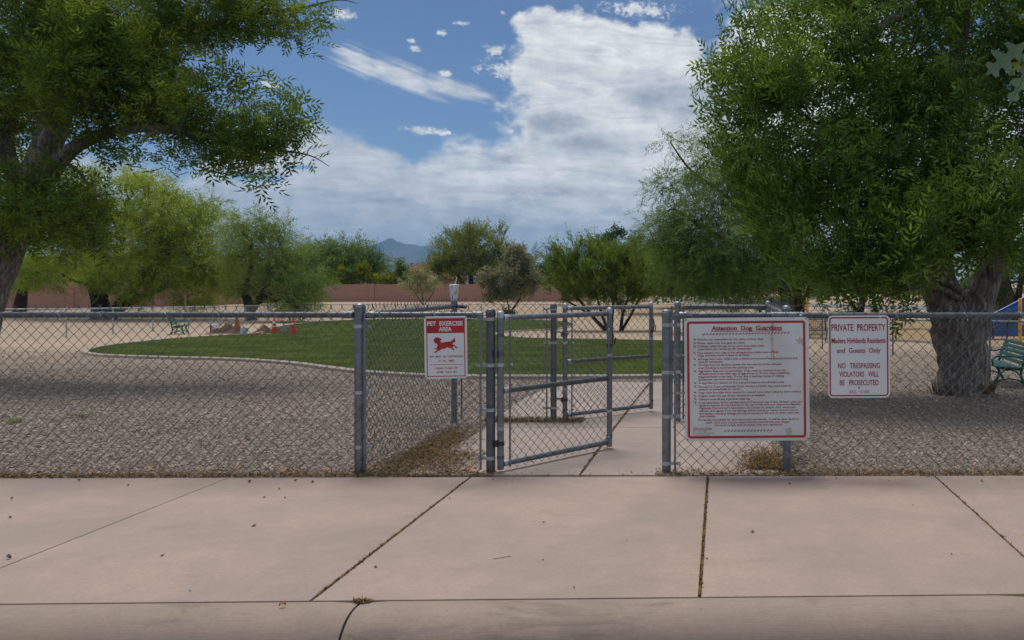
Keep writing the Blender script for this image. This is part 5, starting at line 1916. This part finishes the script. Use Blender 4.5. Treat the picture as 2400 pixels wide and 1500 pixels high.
# ------------------------------------------------------------------ park furniture
def make_bench(label, loc, rz):
    """cast end frames with arched legs, five seat slats and five back slats; 1.4 m long, facing -X"""
    b = thing('park_bench', label, 'bench', (0, 0, 0))
    Lb = 1.4
    for y in (.06, Lb - .06):
        mb = MB()
        def t_(pts, r0_, r1_): mb.tube([(x, y, z) for x, z in pts], [r0_ + (r1_ - r0_) * i / (len(pts) - 1) for i in range(len(pts))], 8)
        t_([(-.02, .0), (.03, .12), (.09, .24), (.10, .34), (.06, .42)], .030, .026)           # front leg
        t_([(.56, .0), (.50, .12), (.46, .24), (.47, .36), (.52, .55), (.62, .84)], .030, .022)  # rear leg and back stay
        t_([(.0, .06), (.12, .15), (.27, .18), (.42, .15), (.54, .06)], .016, .016)             # low arch
        t_([(.06, .40), (.25, .375), (.47, .37)], .024, .024)                                  # seat bearer
        t_([(.09, .25), (.18, .34), (.28, .36), (.38, .33), (.46, .24)], .013, .013)
        t_([(.0, .44), (-.02, .56), (.06, .63), (.25, .63), (.44, .62), (.55, .66)], .018, .018)  # arm
        t_([(-.02, .0), (-.07, .005)], .028, .02)
        obj('end_frame', mb, M['green_iron'], b)
    for k in range(5):
        x = .06 + k * .098
        z = .425 - .008 * k
        obj('seat_slat', MB().box((x, Lb / 2, z), (.082, Lb, .028), Matrix.Rotation(R(6), 3, 'Y')), M['green_slat'], b, bevel=.005)
    for k in range(5):
        z = .50 + k * .088
        x = .485 + (z - .5) * .36
        obj('back_slat', MB().box((x, Lb / 2, z), (.026, Lb, .074), Matrix.Rotation(R(18), 3, 'Y')), M['green_slat'], b, bevel=.005)
    b.location = loc
    b.rotation_euler.z = rz
    return b


bn = make_bench('green slatted park bench beside the ash trunk at the right edge', (3.97, 12.25, float(tz(12.3))), R(-3))
x, y, z = gnd(447, 781)
dup(bn, 'green slatted park bench far off beside the left fence and the buckets', (x + .1, y - .3, z), R(205))
bn.scale = (.86, .95, .72)
for o_ in COL.objects:
    if o_.name.startswith('park_bench'): o_['group'] = 'green park benches'


def make_cone(label, px, py, m, hgt, rb, bands, name='traffic_cone'):
    x, y, z = gnd(px, py)
    c = thing(name, label, 'traffic cone', (x, y, z), 'traffic cones by the dug-up lawn edge')
    obj('base', MB().box((x, y, z + .015), (rb * 2.6, rb * 2.6, .03)), M[m], c, smooth=0, bevel=.006)
    def rad(h): return rb - (rb - .03) * h / hgt
    obj('body', MB().lathe([(rb, .03), (rad(hgt * .98), hgt * .98), (.022, hgt)], (x, y, z), 20), M[m], c)
    for (a_, b_) in bands:
        obj('reflective_band', MB().lathe([(rad(a_) + .002, a_), (rad(a_) + .006, a_ + .004), (rad(b_) + .006, b_ - .004), (rad(b_) + .002, b_)], (x, y, z), 20), M['reflect'], c)
    return c


make_cone('red-orange traffic cone with white bands standing behind the grey block', 643, 781, 'cone', .72, .15, [(.44, .56), (.30, .36)])
make_cone('red-orange traffic cone with a pale band on the grass right of the grey block', 688, 783, 'cone', .74, .16, [(.44, .52)])
make_cone('faded brown cone taller than the others behind the white bucket', 556, 778, 'cone_old', .78, .19, [])


def bucket(px, py, label, tilt, muddy):
    x, y, z = gnd(px, py)
    b = thing('bucket', label, 'bucket', (x, y, z), 'buckets by the dug-up lawn edge')
    q = Matrix.Rotation(tilt[0], 4, 'X') @ Matrix.Rotation(tilt[1], 4, 'Y')
    def tr(mb): mb.V = [tuple(Matrix.Translation((x, y, z + .015)) @ (q @ Vector(v))) for v in mb.V]; return mb
    obj('pail', tr(MB().lathe([(.12, 0), (.13, .004), (.155, .34), (.165, .34), (.165, .36), (.158, .365), (.150, .36), (.146, .33), (.12, .02)], (0, 0, 0), 24)), M['plastic'], b)
    hd = MB().tube([(.165 * math.cos(t), -.165 * math.sin(t) * .5, .33 - .13 * math.sin(t)) for t in [math.pi * k / 10 for k in range(11)]], .004, 6)
    obj('handle', tr(hd), M['galv_dark'], b)
    if muddy:
        V, F = [], []
        for k in range(9):
            t = R(200 + 9 * k)
            for zz, rr in ((.0, .133), (.33, .158)):
                V.append((rr * math.cos(t), rr * math.sin(t), zz))
        F = [(2 * k, 2 * k + 2, 2 * k + 3, 2 * k + 1) for k in range(8)]
        obj('mud_stain', tr(MB().add(V, F)), M['mud'], b)
    for (t0, t1, za, zb) in (((268, 300, .10, .26)) ,) if muddy else ((235, 262, .06, .28), (275, 300, .12, .24)):
        V = []
        for k in range(6):
            t = R(t0 + (t1 - t0) * k / 5)
            for zz in (za, zb):
                rr = .1305 + zz * .077 + .001
                V.append((rr * math.cos(t), rr * math.sin(t), zz))
        obj('printed_label', tr(MB().add(V, [(2 * k, 2 * k + 2, 2 * k + 3, 2 * k + 1) for k in range(5)])), M['label_blue'], b)
    return b


bucket(500, 779, 'upright white bucket caked with brown mud beside the dirt heap', (0, 0), True)
bucket(569, 786, 'white bucket tilted over at the lawn edge in front of the brown cone', (R(-8), R(14)), False)


def heap(px, py, w_, d_, h_, label):
    x, y, z = gnd(px, py)
    N = 22
    V, F = [], []
    ph = rng.uniform(0, 6.28, 8)
    for j in range(N + 1):
        for i in range(N + 1):
            u, v = i / N * 2 - 1, j / N * 2 - 1
            rr = min(1, math.hypot(u, v))
            h = h_ * max(0, 1 - rr) ** .8 * (1 + .35 * math.sin(5 * u + ph[0]) * math.sin(4 * v + ph[1])) + (random.gauss(0, .022) if rr < .95 else -.03)
            V.append((x + u * w_ / 2, y + v * d_ / 2, z + h - .01))
    F = [(j * (N + 1) + i, j * (N + 1) + i + 1, (j + 1) * (N + 1) + i + 1, (j + 1) * (N + 1) + i) for j in range(N) for i in range(N)]
    t = thing('dirt_heap', label, 'dirt heap', (x, y, z), 'heaps of dug earth')
    obj('earth', MB().add(V, F), M['dirt'], t, smooth=0)
    n = 60
    P = np.stack([x + rng.uniform(-.5, .5, n) * w_, y - d_ * .5 * rng.random(n), np.full(n, z + .02)], 1)
    V, F = stones(P, rng.uniform(.02, .06, n), .8)
    link('clods', big_mesh('clods', V, F), M['dirt'], t, kind='stuff')


heap(528, 782, 1.5, 1.0, .46, 'larger heap of dug brown earth between the two white buckets')
heap(622, 779, 1.0, .8, .30, 'smaller heap of dug brown earth left of the banded cones')
heap(596, 788, .9, .5, .12, 'low scatter of brown earth on the lawn edge in front of the heaps')
x, y, z = gnd(660, 780)
bk = thing('concrete_block', 'grey hollow concrete block on the lawn between the two red cones', 'block', (x, y, z))
mb = MB()
mb.box((x - .27, y, z + .15), (.05, .30, .30)); mb.box((x + .27, y, z + .15), (.05, .30, .30)); mb.box((x, y, z + .15), (.05, .26, .30))
mb.box((x, y - .125, z + .15), (.49, .05, .30)); mb.box((x, y + .125, z + .15), (.49, .05, .30))
obj('block_body', mb, M['block'], bk, smooth=0)
for (pa, pb, lb) in (((480, 784), (548, 783), 'pale timber board lying in front of the larger dirt heap'), ((608, 783), (640, 785), 'short pale timber board lying beside the smaller dirt heap')):
    A, B_ = Vector(gnd(*pa)), Vector(gnd(*pb))
    d = B_ - A
    tag(obj('timber_board', MB().box((A + B_) / 2 + Vector((0, 0, .03)), (d.length, .14, .04), Matrix.Rotation(math.atan2(d.y, d.x), 3, 'Z')), M['board'], smooth=0, bevel=.005), lb, 'board', 'timber boards by the dug-up lawn edge')
x, y, z = gnd(434, 722, 40)
st = thing('tree_stake', 'orange timber stake standing beyond the left fence under the mesquite', 'stake', at(434, 752, 61))
obj('stake_pole', MB().tube([at(434, 752, 61), at(435, 696, 61)], [.06, .05], 8), M['board'], st)

# playground pieces
for (px, ptop, pbot, Yp, lb) in ((1892, 698, 790, 34, 'left yellow playground post beside the dark mesquite trunk'), (2391, 700, 785, 30, 'right yellow playground post at the edge beside the blue slide')):
    x, _, zt_ = at(px, ptop, Yp)
    zb_ = float(tz(Yp))
    p_ = thing('playground_post', lb, 'post', (x, Yp, zb_), 'yellow playground posts')
    po = obj('pole', MB().lathe([(.062, zb_ - .05), (.062, zt_ - .04)], (x, Yp, 0), 16), M['yellow'], p_)
    obj('pole_cap', MB().lathe([(.066, zt_ - .05), (.066, zt_ - .01), (.05, zt_), (.01, zt_ + .012)], (x, Yp, 0), 16), M['yellow'], p_)
# blue slide
sl = thing('slide', 'blue curved playground slide at the right edge behind the bench', 'slide', (12.3, 33, float(tz(33))))
ctr = [at(2500, 668, 33), at(2430, 706, 33), at(2392, 728, 33), at(2358, 746, 33), at(2328, 760, 33), at(2306, 772, 33)]
V, F = [], []
sec = [(-.42, .34), (-.40, .38), (-.36, .36), (-.32, .05), (-.15, -.04), (.15, -.04), (.32, .05), (.36, .36), (.40, .38), (.42, .34), (.36, .0), (.15, -.10), (-.15, -.10), (-.36, .0)]
for c in ctr:
    for (u, w) in sec: V.append((c[0], c[1] + u, c[2] + w))
n = len(sec)
for i in range(len(ctr) - 1):
    for k in range(n): F.append((i * n + k, i * n + (k + 1) % n, (i + 1) * n + (k + 1) % n, (i + 1) * n + k))
F += [tuple(range(n)), tuple((len(ctr) - 1) * n + k for k in range(n))]
obj('chute', MB().add(V, F), M['blue'], sl, smooth=50)
for c in (ctr[1], ctr[4]):
    obj('support', MB().tube([(c[0], c[1], c[2] - .1), (c[0], c[1], float(tz(c[1])) - .03)], .04, 10), M['navy'], sl)
zg = float(tz(36))
bl = MB().box(((2400 - PX) / FOC * 36, 36, zg + .25), (3.0, .08, .55))
tg = tag(obj('playground_border', bl, M['blue'], smooth=0, bevel=.01), 'low blue plastic panel edging the playground at right', 'panel')


def mesh_bench(label, px, Yb, w_, rz):
    x = (px - PX) / FOC * Yb
    z = float(tz(Yb))
    b = thing('mesh_bench', label, 'bench', (x, Yb, z), 'navy mesh benches in the playground')
    rot = Matrix.Rotation(rz, 3, 'Z')
    def W_(u, v, h): return Vector((x, Yb, z + h)) + rot @ Vector((u, v, 0))
    for nm, org, dv in (('seat', .42, (0, 1)), ('backrest', .50, (1, 0))):
        mb = MB()
        n = int(w_ / .07)
        for i in range(n + 1):
            u = -w_ / 2 + i * w_ / n
            if nm == 'seat': mb.tube([W_(u, -.2, .43), W_(u, .2, .41)], .007, 4)
            else: mb.tube([W_(u, .22, .50), W_(u, .30, .86)], .007, 4)
        for k in range(7):
            t = k / 6
            rr = .016 if k in (0, 6) else .007
            if nm == 'seat': mb.tube([W_(-w_ / 2, -.2 + .4 * t, .43 - .02 * t), W_(w_ / 2, -.2 + .4 * t, .43 - .02 * t)], rr, 4)
            else: mb.tube([W_(-w_ / 2, .22 + .08 * t, .50 + .36 * t), W_(w_ / 2, .22 + .08 * t, .50 + .36 * t)], rr, 4)
        obj(nm, mb, M['navy'], b)
    for u in (-w_ / 2 + .1, w_ / 2 - .1):
        obj('leg', MB().tube([W_(u, -.2, 0), W_(u, -.1, .41), W_(u, .24, .42), W_(u, .31, .88)], .022, 8), M['navy'], b)
        obj('leg', MB().tube([W_(u, .28, 0), W_(u, .1, .41)], .022, 8), M['navy'], b)


mesh_bench('navy mesh bench in the playground just right of the rules board', 1902, 30.5, 1.5, R(15))
mesh_bench('navy mesh bench behind the low fence above the green bench', 2332, 21.0, .75, R(-20))
# spring rider hump
hx, hy, hz_ = at(1995, 735, 38)
hmp = thing('climbing_arch', 'dark navy arch of playground equipment above the private property sign', 'play arch', (hx, hy, float(tz(hy))))
obj('arch_tube', MB().tube([(hx - .45, hy, float(tz(hy))), (hx - .42, hy, hz_ - .1), (hx - .2, hy, hz_ + .08), (hx + .1, hy, hz_ + .08), (hx + .35, hy, hz_ - .06), (hx + .5, hy, hz_ - .5), (hx + .52, hy, float(tz(hy)))], .06, 10), M['navy'], hmp)
# green shelter roof
sx, sy_ = (1806 - PX) / FOC * 36, 36
sz = float(tz(sy_))
sh = thing('play_shelter', 'small dark green A-frame roof shelter behind the fence left of the yellow post', 'shelter', (sx, sy_, sz))
za, ze_ = at(1806, 697, 36)[2], at(1806, 726, 36)[2]
mb = MB()
hw = .62
for sg_ in (-1, 1):
    mb.add([(sx, sy_ - .6, za), (sx + sg_ * hw, sy_ - .6, ze_), (sx + sg_ * hw, sy_ + .6, ze_), (sx, sy_ + .6, za), (sx, sy_ - .6, za - .07), (sx + sg_ * (hw - .03), sy_ - .6, ze_ - .05), (sx + sg_ * (hw - .03), sy_ + .6, ze_ - .05), (sx, sy_ + .6, za - .07)],
           [(0, 1, 2, 3), (7, 6, 5, 4), (0, 4, 5, 1), (1, 5, 6, 2), (2, 6, 7, 3)])
mb.add([(sx, sy_ - .55, za - .05), (sx - hw + .06, sy_ - .55, ze_), (sx + hw - .06, sy_ - .55, ze_)], [(0, 1, 2)])
obj('roof', mb, M['green_roof'], sh, smooth=0)
for u in (-.45, .45):
    for v in (-.45, .45):
        obj('leg', MB().tube([(sx + u, sy_ + v, sz - .03), (sx + u, sy_ + v, ze_ + .1)], .04, 8), M['green_roof'], sh)
# pet waste station
wx, wy = (2048 - PX) / FOC * 50, 50.0
wz = float(tz(wy))
ws = thing('pet_waste_station', 'green pet waste station with a small white sign beyond the fence', 'waste station', (wx, wy, wz))
obj('pole', MB().tube([(wx, wy, wz), (wx, wy, at(0, 690, 50)[2])], .03, 8), M['green_iron'], ws)
obj('bin', MB().lathe([(.13, 0), (.14, .02), (.15, .36), (.12, .38)], (wx + .06, wy - .1, at(0, 731, 50)[2]), 14), M['green_iron'], ws)
obj('bag_dispenser', MB().box((wx, wy - .06, at(0, 706, 50)[2]), (.24, .1, .36)), M['green_iron'], ws, bevel=.01)
obj('notice', MB().box((wx, wy - .05, at(0, 696, 50)[2]), (.26, .01, .34)), M['reflect'], ws, smooth=0)
obj('notice_print', MB().flat([(-.07, -.05), (.02, -.11), (.08, -.06), (.03, -.01), (.07, .06), (-.01, .11), (-.03, .03), (-.09, .0)], lambda u, v: (wx + u, wy - .057, at(0, 696, 50)[2] + v)), M['dark'], ws, smooth=0)

# ------------------------------------------------------------------ loose pebbles, dry leaves and twigs
def slab_name(x):
    return ('leftmost pavement slab' if x < -3.70 else 'pavement slab before the left fence' if x < -1.89 else 'pavement slab in front of the open gates' if x < -.10
            else 'pavement slab below the rules board' if x < 1.62 else 'rightmost pavement slab')


pebs = [(28, 1170, .014), (24, 1214, .014), (22, 1310, .016), (300, 1139, .010), (186, 1127, .012), (596, 1233, .013), (381, 1303, .011), (619, 1166, .010), (668, 1168, .013), (733, 1131, .016), (693, 1128, .012), (585, 1131, .014),
        (654, 1147, .008), (881, 1330, .012), (445, 1386, .007), (1053, 1169, .006), (1274, 1225, .007), (1272, 1313, .007), (1764, 1248, .010), (1657, 1310, .006), (2085, 1128, .010), (2300, 1128, .016), (1850, 1135, .012), (1960, 1123, .009),
        (1345, 1380, .006), (1470, 1268, .005), (1200, 1130, .008), (1156, 1125, .008), (2140, 1185, .006), (2230, 1300, .007)]
stn = np.array([[0, 0, 0.]])
first = None
for i, (px, py, r_) in enumerate(pebs):
    Yp = EYE / ((py - PY) / FOC)
    V, F = stones(np.array([[0, 0, 0.]]), np.array([r_]), .6)
    V[:, 2] -= V[:, 2].min()
    o = link('pebble', big_mesh('pebble', V, F, False), M['pebble'])
    o.location = ((px - PX) / FOC * Yp, Yp, .001)
    wh = 'kerb side of the first pavement joint' if py > 1400 else slab_name(o.location.x)
    tag(o, 'small loose dark pebble lying on the ' + wh, 'pebble', 'pebbles on the ' + wh)


def dry_leaf(px, py, ln, label, rz, z=None, grp='dry orange leaves by the fence foot'):
    Yp = EYE / ((py - PY) / FOC) if z is None else None
    x, y = (px - PX) / FOC * Yp, Yp
    V, F = [], []
    prof = [(0, .02), (.2, .2), (.45, .28), (.7, .2), (1, 0)]
    for t, w in prof:
        V += [(ln * (t - .5), 0, .004 + .010 * math.sin(t * 3)), (ln * (t - .5), ln * w, .016 + .008 * t), (ln * (t - .5), -ln * w, .012)]
    for i in range(4):
        o = i * 3
        F += [(o, o + 3, o + 4, o + 1), (o, o + 2, o + 5, o + 3)]
    o = obj('dry_leaf', MB().add(V, F), M['dry_leaf'], smooth=0)
    o.location = (x, y, .003 if y < 6.39 else .02)
    o.rotation_euler = (0, 0, rz)
    tag(o, label, 'leaf', grp)


for (px, py, ln, rz) in ((130, 1108, .07, .3), (175, 1112, .05, 1.2), (215, 1113, .06, 2), (355, 1107, .06, .6), (500, 1109, .07, 2.2), (555, 1107, .07, .2), (665, 1112, .08, .9), (690, 1108, .05, 1.9), (868, 1102, .08, .4), (890, 1098, .07, 2.4), (1103, 1108, .09, .3),
                         (770, 1110, .06, 1.1), (2040, 1113, .06, .4), (2170, 1115, .07, 2), (2280, 1112, .06, .8), (1905, 1110, .06, 2.6), (1420, 1060, .04, 1), (1205, 1036, .05, 2), (1245, 1083, .05, .2)):
    wh = 'on the concrete under the gates' if py < 1095 and px > 1150 else 'beside the foot of the dark gate post' if 1060 < px < 1150 else 'by the foot of the left fence' if px < 1100 else 'by the foot of the right fence'
    dry_leaf(px, py, ln, 'curled dry orange-brown leaf lying ' + wh, rz, grp='dry leaves ' + wh)
dry_leaf(662, 1424, .03, 'tiny green-brown leaf scrap lying on the kerb top', .4, grp=None)
tw = MB().tube([((px_ - PX) / FOC * (EYE * FOC / (py_ - PY)), EYE * FOC / (py_ - PY), .004) for px_, py_ in ((1156, 1312), (1178, 1308), (1198, 1305))], .0015, 5)
tag(obj('twig', tw, M['twig']), 'thin dark twig lying on the middle pavement slab', 'twig')

# ------------------------------------------------------------------ mountains and the air before them
def mountain(name, label, Ym, ridge, base_py=668):
    """ridge: skyline pixels; built as a real massif with spurs in front of and behind the crest"""
    N, Kd = 90, 16
    xs_ = np.linspace(ridge[0][0], ridge[-1][0], N)
    hs_ = np.interp(xs_, [r_[0] for r_ in ridge], [r_[1] for r_ in ridge])
    V, F = [], []
    ph = rng.uniform(0, 6.28, 6)
    depth = Ym * .28
    for j in range(Kd * 2 + 1):
        t = (j - Kd) / Kd
        for i in range(N):
            crest = EYE - (hs_[i] - PY) / FOC * Ym
            fall = (1 - abs(t)) ** 1.15
            spur = 1 + .20 * (1 - fall) * math.sin(i * .55 + ph[0] + 2 * t) + .12 * (1 - fall) * math.sin(i * 1.3 + ph[1] - 5 * t)
            jag = 1 + .012 * math.sin(i * 2.1 + ph[2]) + .010 * math.sin(i * 3.7 + ph[3])
            V.append(((xs_[i] - PX) / FOC * Ym * (1 + .02 * math.sin(t * 4 + i * .4)), Ym + t * depth, max(-5, -5 + (crest + 5) * fall * spur * jag) if abs(t) < 1 else -5))
    for j in range(Kd * 2):
        for i in range(N - 1):
            F.append((j * N + i, j * N + i + 1, (j + 1) * N + i + 1, (j + 1) * N + i))
    link(name, big_mesh(name, V, F, True), M['mountain'], kind='structure')


mountain('mountain', '', 6000, [(560, 640), (700, 615), (790, 598), (840, 584), (870, 570), (900, 560), (912, 558), (922, 560), (932, 557), (945, 566), (970, 574), (1000, 578), (1012, 575), (1030, 577), (1060, 590), (1110, 604), (1180, 630), (1230, 650)])
mountain('hills', '', 5200, [(1210, 652), (1250, 640), (1268, 622), (1280, 614), (1295, 613), (1305, 622), (1340, 632), (1420, 640), (1500, 650)])
hz = MB().box((0, 1500, 180), (19000, 17000, 366))
m, nt, out = material('haze_air')
pvn = nt.nodes.new('ShaderNodeVolumePrincipled')
pvn.inputs['Color'].default_value = (0.30, 0.60, 1.0, 1)
pvn.inputs['Density'].default_value = 0.00014
pvn.inputs['Anisotropy'].default_value = 0.0
nt.links.new(pvn.outputs[0], out.inputs['Volume'])
obj('haze', hz, m, smooth=0, kind='stuff')

for o_ in COL.objects:
    if o_.get('label') == '': del o_['label']
